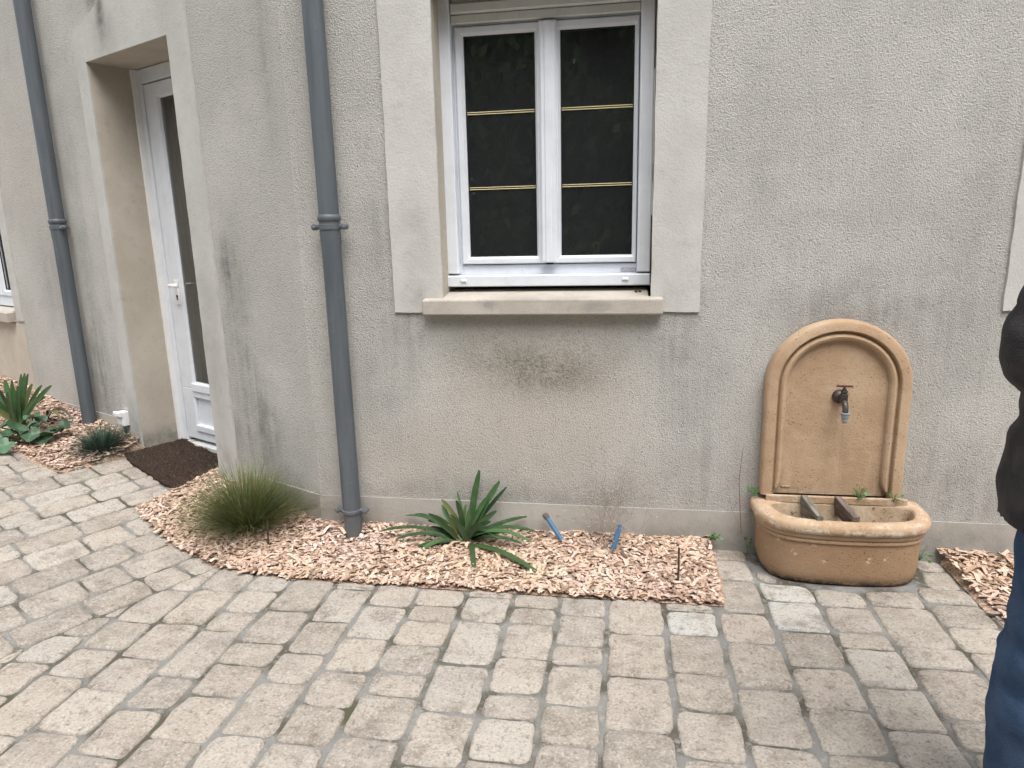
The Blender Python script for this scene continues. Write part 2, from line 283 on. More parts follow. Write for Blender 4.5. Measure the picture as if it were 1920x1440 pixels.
# ------------------------------------------------------------------ mesh builder
class MB:
    def __init__(s): s.v = []; s.f = []; s.c = []
    def add(s, vs, fs, col=None):
        o = len(s.v); s.v += [tuple(p) for p in vs]; s.f += [tuple(i + o for i in f) for f in fs]
        s.c += [col or (1, 1, 1)] * len(vs)
    def hexa(s, P, col=None): s.add(P, [(0, 3, 2, 1), (4, 5, 6, 7), (0, 1, 5, 4), (1, 2, 6, 5), (2, 3, 7, 6), (3, 0, 4, 7)], col)
    def box(s, F, u0, u1, d0, d1, z0, z1, col=None):
        s.hexa([F(u0, d0, z0), F(u1, d0, z0), F(u1, d1, z0), F(u0, d1, z0), F(u0, d0, z1), F(u1, d0, z1), F(u1, d1, z1), F(u0, d1, z1)], col)
    def bevbox(s, F, u0, u1, d0, d1, z0, z1, b=.004):
        """front edges (small depth) chamfered"""
        L = [(u0, u1, z0, z1, d1), (u0, u1, z0, z1, d0 + b), (u0 + b, u1 - b, z0 + b, z1 - b, d0)]
        vs = []; 
        for (a, c, e, g, d) in L: vs += [F(a, d, e), F(c, d, e), F(c, d, g), F(a, d, g)]
        fs = [(3, 2, 1, 0), (8, 9, 10, 11)]
        for k in (0, 4): fs += [(k + i, k + (i + 1) % 4, k + 4 + (i + 1) % 4, k + 4 + i) for i in range(4)]
        s.add(vs, fs)
    def prism(s, F, poly, d0, d1, b=0.):
        n = len(poly); fr = [F(u, d0, z) for u, z in poly]
        if b:
            cx = sum(p[0] for p in poly) / n; cz = sum(p[1] for p in poly) / n
        bk = [F(u, d1, z) for u, z in poly]
        s.add(fr + bk, [tuple(range(n)), tuple(range(2 * n - 1, n - 1, -1))] + [(i, i + n, (i + 1) % n + n, (i + 1) % n) for i in range(n)])
    def tube(s, pts, radii, n=12, caps=True, col=None):
        pts = [Vector(p) for p in pts]; m = len(pts); radii = radii if hasattr(radii, '__len__') else [radii] * m
        vs = []; ref = None
        for i, p in enumerate(pts):
            t = (pts[min(i + 1, m - 1)] - pts[max(i - 1, 0)])
            if t.length < 1e-9: t = Vector((0, 0, 1))
            t.normalize()
            if ref is None: ref = t.orthogonal().normalized()
            ref = (ref - t * ref.dot(t)); ref = ref.normalized() if ref.length > 1e-6 else t.orthogonal().normalized()
            w = t.cross(ref)
            vs += [p + (ref * math.cos(2 * math.pi * k / n) + w * math.sin(2 * math.pi * k / n)) * radii[i] for k in range(n)]
        fs = [(i * n + k, i * n + (k + 1) % n, (i + 1) * n + (k + 1) % n, (i + 1) * n + k) for i in range(m - 1) for k in range(n)]
        if caps: fs += [tuple(range(n - 1, -1, -1)), tuple(range((m - 1) * n, m * n))]
        s.add(vs, fs, col)
    def lathe(s, o, axis, prof, n=24):
        """prof: (distance along axis, radius) pairs"""
        axis = Vector(axis).normalized(); o = Vector(o); s.tube_prof(o, axis, prof, n)
    def tube_prof(s, o, ax, prof, n):
        r = ax.orthogonal().normalized(); w = ax.cross(r); vs = []
        for h, q in prof: vs += [o + ax * h + (r * math.cos(2 * math.pi * k / n) + w * math.sin(2 * math.pi * k / n)) * q for k in range(n)]
        m = len(prof); fs = [(i * n + k, i * n + (k + 1) % n, (i + 1) * n + (k + 1) % n, (i + 1) * n + k) for i in range(m - 1) for k in range(n)]
        s.add(vs, fs + [tuple(range(n - 1, -1, -1)), tuple(range((m - 1) * n, m * n))])
    def ribbon(s, pts, widths, up=Vector((0, 0, 1)), fold=0., col=None, sidev=None):
        pts = [Vector(p) for p in pts]; m = len(pts); vs = []
        for i, p in enumerate(pts):
            t = (pts[min(i + 1, m - 1)] - pts[max(i - 1, 0)]).normalized()
            sd = sidev if sidev is not None else t.cross(up)
            if sd.length < 1e-4: sd = Vector((1, 0, 0))
            sd = sd.normalized(); nn = sd.cross(t).normalized(); w = widths[i] / 2
            if fold: vs += [p - sd * w + nn * w * fold, p, p + sd * w + nn * w * fold]
            else: vs += [p - sd * w, p + sd * w]
        k = 3 if fold else 2
        fs = [(i * k + j, i * k + j + 1, (i + 1) * k + j + 1, (i + 1) * k + j) for i in range(m - 1) for j in range(k - 1)]
        s.add(vs, fs, col)
def loc_of(o):
    p = Vector((0, 0, 0))
    while o is not None: p = p + Vector(o.location); o = o.parent
    return p
def obj(name, mb, mat, parent=None, smooth=False, loc=None, attr=False):
    """link a builder as ONE mesh object; vertices are given in world space"""
    base = loc_of(parent) if parent is not None else Vector(loc or (0, 0, 0))
    me = bpy.data.meshes.new(name); bx, by, bz = base
    me.from_pydata([(p[0] - bx, p[1] - by, p[2] - bz) for p in mb.v], [], mb.f)
    me.materials.append(M[mat] if isinstance(mat, str) else mat)
    if attr:
        a = me.color_attributes.new('col', 'FLOAT_COLOR', 'POINT'); arr = np.ones((len(mb.v), 4), 'f'); arr[:, :3] = np.array(mb.c, 'f'); a.data.foreach_set('color', arr.ravel())
    if smooth:
        me.polygons.foreach_set('use_smooth', [True] * len(me.polygons))
        if smooth is not True: me.set_sharp_from_angle(angle=math.radians(smooth))
    me.update()
    o = bpy.data.objects.new(name, me); COL.objects.link(o)
    if parent is not None: o.parent = parent
    else: o.location = base
    return o
def tag(o, label=None, cat=None, group=None, kind=None):
    if label: o['label'] = label
    if cat: o['category'] = cat
    if group: o['group'] = group
    if kind: o['kind'] = kind
    return o
def thing(name, label, cat, loc, group=None):
    o = bpy.data.objects.new(name, None); COL.objects.link(o); o.location = loc; o.empty_display_size = .1; return tag(o, label, cat, group)
# ------------------------------------------------------------------ ground and paving
mb = MB(); S = 150
mb.add([(-S, -S, -.09), (S, -S, -.09), (S, S, -.09), (-S, S, -.09)], [(0, 1, 2, 3)])
tag(obj('ground', mb, 'lawn'), 'mossy ground around the paved yard', 'ground', kind='structure')
# bed outlines
BA = [(.378, 2.85), (.375, 2.39), (-.35, 2.385), (-.98, 2.39), (-1.30, 2.40), (-1.55, 2.425), SEAM] + [tuple(onG(*p)[:2]) for p in ((330, 1020), (283, 975), (257, 955), (412, 893))] + [FL(.80, 0, 0)[:2], FL(.3, 0, 0)[:2], (BX, BY)]
BB = [FL(1.66, 0, 0)[:2]] + [tuple(onG(*p)[:2]) for p in ((232, 856), (110, 884), (70, 868), (30, 844))] + [(-3.9, 3.36), (-4.6, 3.62), (-5.3, 4.0), FL(4.6, 0, 0)[:2]]
BC = [(1.30, 2.85), (1.305, 2.7), (1.335, 2.41), (1.36, 2.20), (2.6, 2.15), (2.6, 2.85)]
def inside(p, poly):
    x, y = p; r = False; n = len(poly)
    for i in range(n):
        (x1, y1), (x2, y2) = poly[i], poly[(i + 1) % n]
        if (y1 > y) != (y2 > y) and x < (x2 - x1) * (y - y1) / (y2 - y1) + x1: r = not r
    return r
def clip(poly, a, n_):
    """keep the part of poly with (p-a).n_ >= 0"""
    out = []
    for i in range(len(poly)):
        p, q = poly[i], poly[(i + 1) % len(poly)]
        dp = (p[0] - a[0]) * n_[0] + (p[1] - a[1]) * n_[1]; dq = (q[0] - a[0]) * n_[0] + (q[1] - a[1]) * n_[1]
        if dp >= 0: out.append(p)
        if (dp >= 0) != (dq >= 0):
            t = dp / (dp - dq); out.append((p[0] + t * (q[0] - p[0]), p[1] + t * (q[1] - p[1])))
    return out
def area(p): return abs(sum(p[i][0] * p[(i + 1) % len(p)][1] - p[(i + 1) % len(p)][0] * p[i][1] for i in range(len(p)))) / 2 if len(p) > 2 else 0
def minus_bed(poly, bed, gap=.004):
    c = (sum(p[0] for p in poly) / len(poly), sum(p[1] for p in poly) / len(poly))
    samples = [(c[0] * (1 - t) + p[0] * t, c[1] * (1 - t) + p[1] * t) for p in poly for t in (.5, .96)] + [c]
    k = sum(inside(p, bed) for p in samples)
    n = len(bed); hit = k > 0
    if not hit:
        if not any(inside(b, poly) for b in bed): return poly
    if k == len(samples): return []
    best = []; sg = 1 if sum(bed[i][0] * bed[(i + 1) % n][1] - bed[(i + 1) % n][0] * bed[i][1] for i in range(n)) > 0 else -1
    for i in range(n):
        a, b = bed[i], bed[(i + 1) % n]; L = math.hypot(b[0] - a[0], b[1] - a[1]) or 1
        nn = (sg * (b[1] - a[1]) / L, -sg * (b[0] - a[0]) / L)
        mid = ((a[0] + b[0]) / 2, (a[1] + b[1]) / 2)
        if math.hypot(c[0] - mid[0], c[1] - mid[1]) > L / 2 + .4: continue
        q = clip(poly, (a[0] + nn[0] * gap, a[1] + nn[1] * gap), nn)
        if len(q) > 2 and not any(inside((.05 * c2[0] + .95 * p[0], .05 * c2[1] + .95 * p[1]), bed) for c2 in [(sum(p[0] for p in q) / len(q), sum(p[1] for p in q) / len(q))] for p in q) and area(q) > area(best): best = q
    return best
PAL = [(.345, .305, .260), (.32, .28, .238), (.365, .326, .284), (.295, .262, .226), (.355, .306, .26), (.33, .29, .253), (.385, .352, .312)]
def paver(mb, poly, zf, pale=None):
    if area(poly) < .0012: return
    if sum(poly[i][0] * poly[(i + 1) % len(poly)][1] - poly[(i + 1) % len(poly)][0] * poly[i][1] for i in range(len(poly))) < 0: poly = poly[::-1]
    n = len(poly); out = []
    for i in range(n):
        p0, p1, p2 = Vector(poly[i - 1]), Vector(poly[i]), Vector(poly[(i + 1) % n])
        a, b = (p0 - p1), (p2 - p1); r = min(random.uniform(.014, .040), a.length * .35, b.length * .35)
        if r < .003: out.append(p1); continue
        A, B_ = p1 + a.normalized() * r, p1 + b.normalized() * r
        out += [A, (A + B_) * .25 + p1 * .5, B_]
    pts = []
    for i in range(len(out)):
        a, b = out[i], out[(i + 1) % len(out)]; k = max(1, int((b - a).length / .022))
        for j in range(k): pts.append(a + (b - a) * (j / k))
    m = len(pts)
    if m < 4: return
    nrm = []
    for i in range(m):
        t = pts[(i + 1) % m] - pts[i - 1]; nv = Vector((-t.y, t.x)); nrm.append(nv.normalized() if nv.length > 1e-9 else Vector((0, 0)))
    jit = np.convolve(np.concatenate([(j := rs.normal(0, .0034, m)), j[:2]]), [.3, .4, .3], 'same')[:m]
    c = sum(pts, Vector((0, 0))) / m; tx, ty = random.gauss(0, .008), random.gauss(0, .008); h = random.gauss(0, .0014); vs = []
    for (d, z) in ((-.0015, -.03), (.0, -.007), (.0035, -.0024), (.009, -.0006), (.022, .0004)):
        for i in range(m):
            q = pts[i] + nrm[i] * (d + jit[i] + .0015)
            if d > .02: q = pts[i] + (c - pts[i]) * min(.45, .022 / max(.02, (c - pts[i]).length))
            vs.append((q.x, q.y, zf(q.x, q.y) + z + h + tx * (q.x - c.x) + ty * (q.y - c.y) + (random.gauss(0, .0011) if d > 0 else 0)))
    vs.append((c.x, c.y, zf(c.x, c.y) + h + .0006))
    fs = [(k * m + i, k * m + (i + 1) % m, (k + 1) * m + (i + 1) % m, (k + 1) * m + i) for k in range(4) for i in range(m)] + [(4 * m + i, 4 * m + (i + 1) % m, 5 * m) for i in range(m)]
    kq = random.uniform(.80, 1.12); col = pale or tuple(q * kq for q in random.choice(PAL)); mb.add(vs, fs, col)
GAP = .008
# right field: columns run square to the window wall.  column edges (x) and measured joints
mb = MB()
CW = {}  # column left edge -> (x0, x1, [joint pixels (px column centre at that row)])
def jx(lst): return [onZ(px, py).y for px, py in lst]
cols = [(-.780, -.588, jx([(800, 1133), (790, 1162), (770, 1208), (745, 1260), (725, 1303), (690, 1382)])),
        (-.588, -.405, jx([(900, 1117), (885, 1163), (860, 1243), (830, 1333), (800, 1437)])),
        (-.405, -.224, jx([(1000, 1138), (995, 1168), (985, 1233), (975, 1300), (960, 1347), (945, 1427)])),
        (-.224, -.045, jx([(1095, 1115), (1093, 1153), (1090, 1210), (1085, 1247), (1075, 1323), (1065, 1397)])),
        (-.045, .160, jx([(1195, 1120), (1195, 1188), (1195, 1268), (1195, 1370)])),
        (.160, .345, jx([(1298, 1145), (1300, 1190), (1310, 1262), (1320, 1332), (1330, 1423)])),
        (.345, .532, jx([(1385, 1018), (1385, 1031), (1385, 1051), (1388, 1088), (1395, 1148), (1410, 1205), (1430, 1290), (1455, 1397)])),
        (.532, .725, jx([(1480, 1040), (1480, 1092), (1485, 1127), (1505, 1183), (1530, 1250), (1560, 1327), (1590, 1413)])),
        (.725, .905, jx([(1575, 1090), (1575, 1137), (1590, 1183), (1610, 1215), (1650, 1287), (1690, 1367)])),
        (.905, 1.11, jx([(1680, 1070), (1680, 1137), (1710, 1212), (1730, 1250), (1790, 1347)])),
        (1.11, 1.30, jx([(1740, 1070), (1750, 1103), (1790, 1132), (1810, 1175), (1840, 1223)]))]
x = -.780
while x > -7.5:
    w = random.uniform(.165, .205); cols.append((x - w, x, [])); x -= w
x = 1.30
while x < 4.6:
    w = random.uniform(.165, .205); cols.append((x, x + w, [])); x += w
zr = lambda x, y: 0.
LEN = [.125, .155, .165, .19, .21, .235, .26]
FB = [(.55, 2.86), (.555, 2.68), (.65, 2.585), (.86, 2.56), (1.08, 2.585), (1.165, 2.665), (1.19, 2.86)]   # fountain foot
for (x0, x1, js) in cols:
    ys = [2.85] + sorted(js, reverse=True)
    if not js: ys = [2.85 + random.uniform(-.1, 0.0)]
    ys = [y for i, y in enumerate(ys) if i == 0 or ys[i - 1] - y > .03]
    while ys[-1] > -3.2: ys.append(ys[-1] - random.choice(LEN))
    wob = random.uniform(-.004, .004)
    for a, b in zip(ys, ys[1:]):
        if x0 < -3 and a < -3: continue
        g = GAP * random.uniform(.45, 1.0); k = GAP * random.uniform(.6, 1.4); k2 = .0035
        poly = [(x0 + k + wob, b + g * .6), (x1 - k2, b + g * .6 + random.uniform(-.003, .003)), (x1 - k2, a - g * .4), (x0 + k, a - g * .4 + random.uniform(-.003, .003))]
        poly = clip(poly, (SEAM[0] - SN[0] * .003, SEAM[1] - SN[1] * .003), (-SN[0], -SN[1]))
        for bed in (BA, BC): poly = minus_bed(poly, bed) if len(poly) > 2 else []
        if len(poly) > 2: poly = minus_bed(poly, FB, .012)
        if len(poly) > 2: paver(mb, poly, zr, (.47, .465, .44) if (abs(x0 - .16) < .01 and 2.28 < a < 2.42) or (abs(x0 - .532) < .01 and 2.42 < a < 2.6) else None)
tag(obj('paving', mb, 'paver', smooth=50, attr=True), 'pale tumbled pavers of the yard in front of the fountain', 'paving', kind='structure')
# left field: rows run towards the door, the whole sheet rising to the left
mb = MB(); zl = lambda x, y: TILT * side(x, y)
v = 0.
def sw(u, w): return (SEAM[0] + SD[0] * u + SN[0] * w, SEAM[1] + SD[1] * u + SN[1] * w)
DM = [FL(.83, 0, 0)[:2], FL(1.64, 0, 0)[:2], FL(1.64, .26, 0)[:2], FL(.83, .26, 0)[:2]]
LW = [FL(-.2, 0, 0)[:2], FL(6, 0, 0)[:2]]
while v < 5.0:
    w = random.uniform(.150, .185); u = 2.2 + random.uniform(-.2, 0)
    while u > -5.2:
        L = random.choice([.155, .19, .22, .25, .28]); g = GAP * random.uniform(.7, 1.3)
        poly = [sw(u - L + g * .5, v + g * .5 + (.002 if v == 0 else 0)), sw(u - g * .5, v + g * .5), sw(u - g * .5, v + w - g * .5), sw(u - L + g * .5, v + w - g * .5)]
        u -= L
        dd = -(.5 * (poly[0][0] + poly[2][0]) - BX) * ST - (.5 * (poly[0][1] + poly[2][1]) - BY) * CT
        ss = -(.5 * (poly[0][0] + poly[2][0]) - BX) * CT + (.5 * (poly[0][1] + poly[2][1]) - BY) * ST
        if not (.83 < ss < 1.64): poly = clip(poly, (BX, BY), (-ST, -CT))
        elif dd < -.24: continue
        for bed in (BA, BB): poly = minus_bed(poly, bed) if len(poly) > 2 else []
        if len(poly) > 2: paver(mb, poly, zl)
    v += w
tag(obj('path', mb, 'paver', smooth=50, attr=True), 'pale tumbled pavers of the path rising to the door', 'path', kind='structure')
mb = MB()
a, b, c, d = sw(-12, 0), sw(9, 0), sw(9, 9), sw(-12, 9); J = -.0075
def jz(p, w): return (p[0], p[1], J + TILT * w)
mb.add([jz(a, 0), jz(b, 0), jz(c, 9), jz(d, 9)], [(0, 1, 2, 3)])
far = sw(-12, -14); far2 = sw(9, -14)
mb.add([(far[0], far[1], J), (far2[0], far2[1], J), (b[0], b[1], J), (a[0], a[1], J)], [(0, 1, 2, 3)])
tag(obj('joint_bed', mb, 'joint'), 'grey sandy joints between the pavers', 'paving joints', kind='structure')
# ------------------------------------------------------------------ mulch beds
CHP = [(.53, .39, .315), (.48, .345, .27), (.58, .45, .375), (.41, .29, .22), (.52, .38, .31), (.53, .385, .28), (.27, .185, .135), (.62, .51, .43)]
def seg_d(p, a, b):
    ax, ay = b[0] - a[0], b[1] - a[1]; L = ax * ax + ay * ay; t = max(0, min(1, ((p[0] - a[0]) * ax + (p[1] - a[1]) * ay) / L)); return math.hypot(p[0] - a[0] - t * ax, p[1] - a[1] - t * ay)
def mulch_h(x, y):
    dm = min(seg_d((x, y), (BX, BY), (3, BY)), seg_d((x, y), (BX, BY), FL(6, 0, 0)[:2]))
    h = .006 + .036 * max(0, 1 - dm / .42) + .006 * math.sin(9 * x + 3 * y) * math.sin(7 * y - 4 * x)
    h -= .05 * math.exp(-((x + 1.185) ** 2 + (y - 2.72) ** 2) / .006)
    return ground(x, y) + max(h, .001)
def bed(name, poly, label, n, big=1., lim=None):
    x0, x1 = min(p[0] for p in poly), max(p[0] for p in poly); y0, y1 = min(p[1] for p in poly), max(p[1] for p in poly)
    st = .03; mb = MB(); idx = {}
    nx, ny = int((x1 - x0) / st) + 2, int((y1 - y0) / st) + 2
    for i in range(nx):
        for j in range(ny):
            q = [(x0 + (i + a) * st, y0 + (j + b_) * st) for a, b_ in ((0, 0), (1, 0), (1, 1), (0, 1))]
            if sum(inside(p, poly) for p in q) >= 1 or inside((q[0][0] + st / 2, q[0][1] + st / 2), poly):
                f = []
                for k, (a, b_) in enumerate(((0, 0), (1, 0), (1, 1), (0, 1))):
                    key = (i + a, j + b_)
                    if key not in idx: idx[key] = len(mb.v); mb.v.append((*q[k], mulch_h(*q[k]) - .006 if inside(q[k], poly) else ground(*q[k]) - .0035)); mb.c.append((.3, .2, .14))
                    f.append(idx[key])
                mb.f.append(tuple(f))
    root = tag(obj(name, mb, 'soil', smooth=True, attr=True), label, 'wood chips', kind='stuff')
    mb = MB(); k = 0
    while k < n:
        p = (random.uniform(x0, x1), random.uniform(y0, y1))
        if (lim and not lim(p)) or (not inside(p, poly) and (p[1] > 2.80 or -(p[0] - BX) * ST - (p[1] - BY) * CT < .05 or min(seg_d(p, poly[i], poly[(i + 1) % len(poly)]) for i in range(len(poly))) > .020)): continue
        k += 1; r = random.random()
        L = (random.uniform(.010, .022) if r < .45 else random.uniform(.02, .038) if r < .93 else random.uniform(.04, .075)) * big * 1.22
        W = L * random.uniform(.3, .85) if L < .03 else L * random.uniform(.18, .5)
        if L > .04: W = min(W, .016)
        T = random.uniform(.001, .0028); yaw = random.uniform(0, 6.28); tilt = random.gauss(0, .19); roll = random.gauss(0, .17)
        if L > .035: tilt *= .5
        Rm = Matrix.Rotation(yaw, 3, 'Z') @ Matrix.Rotation(tilt, 3, 'Y') @ Matrix.Rotation(roll, 3, 'X')
        j = lambda: random.uniform(.65, 1.0); bend = random.uniform(-.12, .18) * L
        o = Vector((p[0], p[1], mulch_h(*p) + random.uniform(.0, .012) + abs(math.sin(tilt)) * L * .3))
        base = [(-L / 2 * j(), -W / 2 * j()), (0, -W / 2 * j()), (L / 2 * j(), -W / 2 * j()), (L / 2 * j(), W / 2 * j()), (0, W / 2 * j()), (-L / 2 * j(), W / 2 * j())]
        zz = [0, bend, 0, 0, bend, 0]
        vs = [o + Rm @ Vector((a, b_, zz[i])) for i, (a, b_) in enumerate(base)] + [o + Rm @ Vector((a, b_, zz[i] + T)) for i, (a, b_) in enumerate(base)]
        pt = .5 + .5 * math.sin(5.1 * p[0] + 1.3) * math.sin(7.7 * p[1] - 2.1 + p[0]); c = random.choice(CHP); c = (c[0], c[1] * (1.012 - .02 * pt), c[2] * (1.05 - .11 * pt)); q = random.uniform(.90, 1.20); c = tuple(e * q for e in c)
        if random.random() < .05: c = random.choice([(.20, .12, .075), (.14, .09, .06), (.30, .24, .19)])
        mb.add(vs, [(6, 7, 10, 11), (7, 8, 9, 10), (5, 4, 1, 0), (4, 3, 2, 1)] + [(i, (i + 1) % 6, (i + 1) % 6 + 6, i + 6) for i in range(6)], c)
    o = obj('wood_chips', mb, 'chip', root, attr=True); o['kind'] = 'stuff'
    return root
bed('mulch_bed', BA, 'pinkish wood chip bed under the large window', 12500)
bed('mulch_bed', BB, 'wood chip bed left of the door around the leafy plants', 6500, 1.0, lambda p: p[0] > -4.7)
bed('mulch_bed', BC, 'bed of long wood shavings right of the fountain', 4300, 1.45)
# ------------------------------------------------------------------ house
house = thing('house', 'cream roughcast house wall with white window, door and smooth pale surrounds', 'house', (0, 2.85, 0))
def wall(name, F, us, zs, holes, th, mat):
    mb = MB()
    for i in range(len(us) - 1):
        for j in range(len(zs) - 1):
            if (i, j) in holes: continue
            a, b_, c, d = us[i], us[i + 1], zs[j], zs[j + 1]
            mb.add([F(a, 0, c), F(b_, 0, c), F(b_, 0, d), F(a, 0, d)], [(0, 1, 2, 3)]); mb.add([F(a, th, c), F(b_, th, c), F(b_, th, d), F(a, th, d)], [(3, 2, 1, 0)])
            for (ii, jj, q) in ((i - 1, j, ((a, c), (a, d))), (i + 1, j, ((b_, c), (b_, d))), (i, j - 1, ((a, c), (b_, c))), (i, j + 1, ((a, d), (b_, d)))):
                if (ii, jj) in holes or not (0 <= ii < len(us) - 1 and 0 <= jj < len(zs) - 1):
                    (u0, z0), (u1, z1) = q; mb.add([F(u0, 0, z0), F(u1, 0, z1), F(u1, th, z1), F(u0, th, z0)], [(0, 1, 2, 3)])
    return obj(name, mb, mat, house)
ZT = 5.4
wall('wall', FM, [BX, -.775, .125, 1.61, 2.51, 5.0], [-.2, 1.04, 2.36, ZT], {(1, 1), (3, 1)}, .32, 'wall')
wall('wall', FL, [0, .810, 1.641, 3.18, 4.12, 6.2], [-.2, .82, 2.313, ZT], {(1, 0), (1, 1), (3, 1)}, .32, 'wall_left')
mb = MB(); mb.add([(5.35, 2.40, ZT + .02), (5.35, 7.2, 7.6), (BX - .1, 7.2, 7.6), (BX - .1, 2.40, ZT + .02)] + [(5.35, 2.40, ZT + .14), (5.35, 7.2, 7.72), (BX - .1, 7.2, 7.72), (BX - .1, 2.40, ZT + .14)], [(0, 1, 2, 3), (7, 6, 5, 4), (0, 3, 7, 4), (0, 4, 5, 1), (1, 5, 6, 2), (3, 2, 6, 7)])
obj('roof', mb, 'roof', house)
def room(F, u0, u1, z0, z1, dep=2.6):
    mb = MB(); P = [F(u0, .3, z0), F(u1, .3, z0), F(u1, dep, z0), F(u0, dep, z0), F(u0, .3, z1), F(u1, .3, z1), F(u1, dep, z1), F(u0, dep, z1)]
    mb.add(P, [(0, 1, 2, 3), (4, 7, 6, 5), (1, 2, 6, 5), (2, 3, 7, 6), (3, 0, 4, 7)]); obj('interior_wall', mb, 'dark_room', house)
room(FM, -1.2, .8, .3, 2.6); room(FM, 1.3, 2.9, .3, 2.6); room(FL, .7, 1.8, .1, 2.5, 2.0); room(FL, 3.1, 4.3, .6, 2.6, 1.6)
def rough_poly(pts, step=.06, amp=.0011):
    out = []
    for i in range(len(pts)):
        a, b_ = Vector(pts[i]), Vector(pts[(i + 1) % len(pts)]); k = max(1, int((b_ - a).length / step)); n_ = Vector((-(b_ - a).y, (b_ - a).x)); n_.normalize()
        for j in range(k): out.append(tuple(a + (b_ - a) * (j / k) + n_ * (random.gauss(0, amp) if j else 0)))
    return out
def trim(mb, F, pts, d=.010):
    p = rough_poly(pts); n = len(p); c = [sum(q[0] for q in p) / n, sum(q[1] for q in p) / n]
    mb.prism(F, p, -d, .001)
# plinths
mb = MB(); mb.box(FM, BX - .002, .575, -.005, .002, -.1, .179); mb.box(FM, 1.15, 5.0, -.005, .002, -.1, .172); obj('plinth', mb, 'plinth', house)
mb = MB(); mb.box(FL, -.002, .62, -.0048, .002, -.1, .1785); mb.box(FL, 1.755, 6.2, -.0048, .002, -.1, .288); obj('plinth', mb, 'plinth', house)
# main window surround
mb = MB()
trim(mb, FM, [(-.972, 1.037), (-.757, 1.037), (-.757, 2.9), (-.972, 2.9)]); trim(mb, FM, [(.112, 1.037), (.303, 1.033), (.309, 2.9), (.112, 2.9)]); trim(mb, FM, [(-.757, 2.306), (.112, 2.306), (.112, 2.9), (-.757, 2.9)])
obj('window_surround', mb, 'trim', house)
mb = MB(); mb.box(FM, -.775, -.760, .001, .20, 1.05, 2.36); mb.box(FM, .114, .125, .001, .20, 1.05, 2.36); mb.box(FM, -.760, .114, .001, .117, 2.306, 2.36); obj('window_reveal', mb, 'reveal', house)
def sill(F, u0, u1, zt, zb, dback):
    mb = MB(); A = [(u0, -.05), (u1, -.05), (u1, 0.0), (u1 - .055, 0.0), (u1 - .055, dback), (u0 + .055, dback), (u0 + .055, 0.0), (u0, 0.0)]; n = len(A)
    top = [F(u, d, zt + (d + .05) * .11) for u, d in A]; bot = [F(u, d, zb) for u, d in A]
    mb.add(top + bot, [(0, 1, 2, 7), (3, 4, 5, 6), (2, 3, 6, 7), tuple(range(2 * n - 1, n - 1, -1))] + [(i, i + n, (i + 1) % n + n, (i + 1) % n) for i in range(n)])
    o = obj('window_sill', mb, 'sill', house); bm = o.modifiers.new('b', 'BEVEL'); bm.width = .006; bm.segments = 2; bm.limit_method = 'ANGLE'; return o
sill(FM, -.838, .158, 1.092, 1.028, .20)
# the window itself
def part(name, mb, mat, parent, bev=0, **k):
    o = obj(name, mb, mat, parent, **k)
    if bev: m = o.modifiers.new('b', 'BEVEL'); m.width = bev; m.segments = 2; m.limit_method = 'ANGLE'
    return o
def sash(F, par, u0, u1, z0, z1, g0, g1, gz0, gz1, d, mat='pvc'):
    mb = MB(); dd = d + .045
    O = [(u0, z0), (u1, z0), (u1, z1), (u0, z1)]; I = [(g0, gz0), (g1, gz0), (g1, gz1), (g0, gz1)]
    q = .010; I2 = [(g0 - q, gz0 - q), (g1 + q, gz0 - q), (g1 + q, gz1 + q), (g0 - q, gz1 + q)]; O2 = [(u0 + .005, z0 + .005), (u1 - .005, z0 + .005), (u1 - .005, z1 - .005), (u0 + .005, z1 - .005)]
    rings = [(O, dd), (O, d + .005), (O2, d), (I2, d), (I, d + .016), (I, dd)]; vs = []
    for R_, e in rings: vs += [F(u, e, z) for u, z in R_]
    fs = [(k * 4 + i, k * 4 + (i + 1) % 4, (k + 1) * 4 + (i + 1) % 4, (k + 1) * 4 + i) for k in range(5) for i in range(4)]
    mb.add(vs, fs); obj('sash', mb, mat, par)
    mb = MB(); mb.add([F(g0 - .004, d + .030, gz0 - .004), F(g1 + .004, d + .030, gz0 - .004), F(g1 + .004, d + .030, gz1 + .004), F(g0 - .004, d + .030, gz1 + .004)], [(0, 1, 2, 3) if F is FM else (3, 2, 1, 0)])
    obj('pane', mb, 'glass', par)
    mb = MB()
    e = .0035
    mb.box(F, g0, g0 + e, d + .0162, d + .0235, gz0, gz1); mb.box(F, g1 - e, g1, d + .0162, d + .0235, gz0, gz1); mb.box(F, g0 + e, g1 - e, d + .0162, d + .0235, gz0, gz0 + e); mb.box(F, g0 + e, g1 - e, d + .0162, d + .0235, gz1 - e, gz1); obj('gasket', mb, 'black', par)
    return
win = bpy.data.objects.new('window', None); COL.objects.link(win); win.parent = house; win.location = (-.33, .16, 1.13); win['label'] = 'white two-sash window with thin gilt glazing bars'
# fixed frame
mb = MB(); mb.box(FM, -.766, -.705, .165, .215, 1.14, 2.33); mb.box(FM, .053, .106, .165, .215, 1.14, 2.33); mb.box(FM, -.705, .053, .166, .215, 1.165, 1.224); mb.box(FM, -.705, .053, .166, .215, 2.196, 2.33)
part('frame', mb, 'pvc', win, .003)
mb = MB(); mb.bevbox(FM, -.765, -.7145, .118, .164, 1.190, 2.318, .004); part('shutter_rail', mb, 'pvc', win)
mb = MB(); mb.bevbox(FM, .0555, .109, .118, .164, 1.190, 2.318, .004); part('shutter_rail', mb, 'pvc', win)
mb = MB(); mb.bevbox(FM, -.768, .110, .105, .164, 1.134, 1.182, .004); part('frame_rail', mb, 'pvc', win)
for u in (-.69, .008): mb = MB(); mb.bevbox(FM, u - .013, u + .013, .098, .1049, 1.155, 1.167, .003); part('drain_cap', mb, 'white', win)
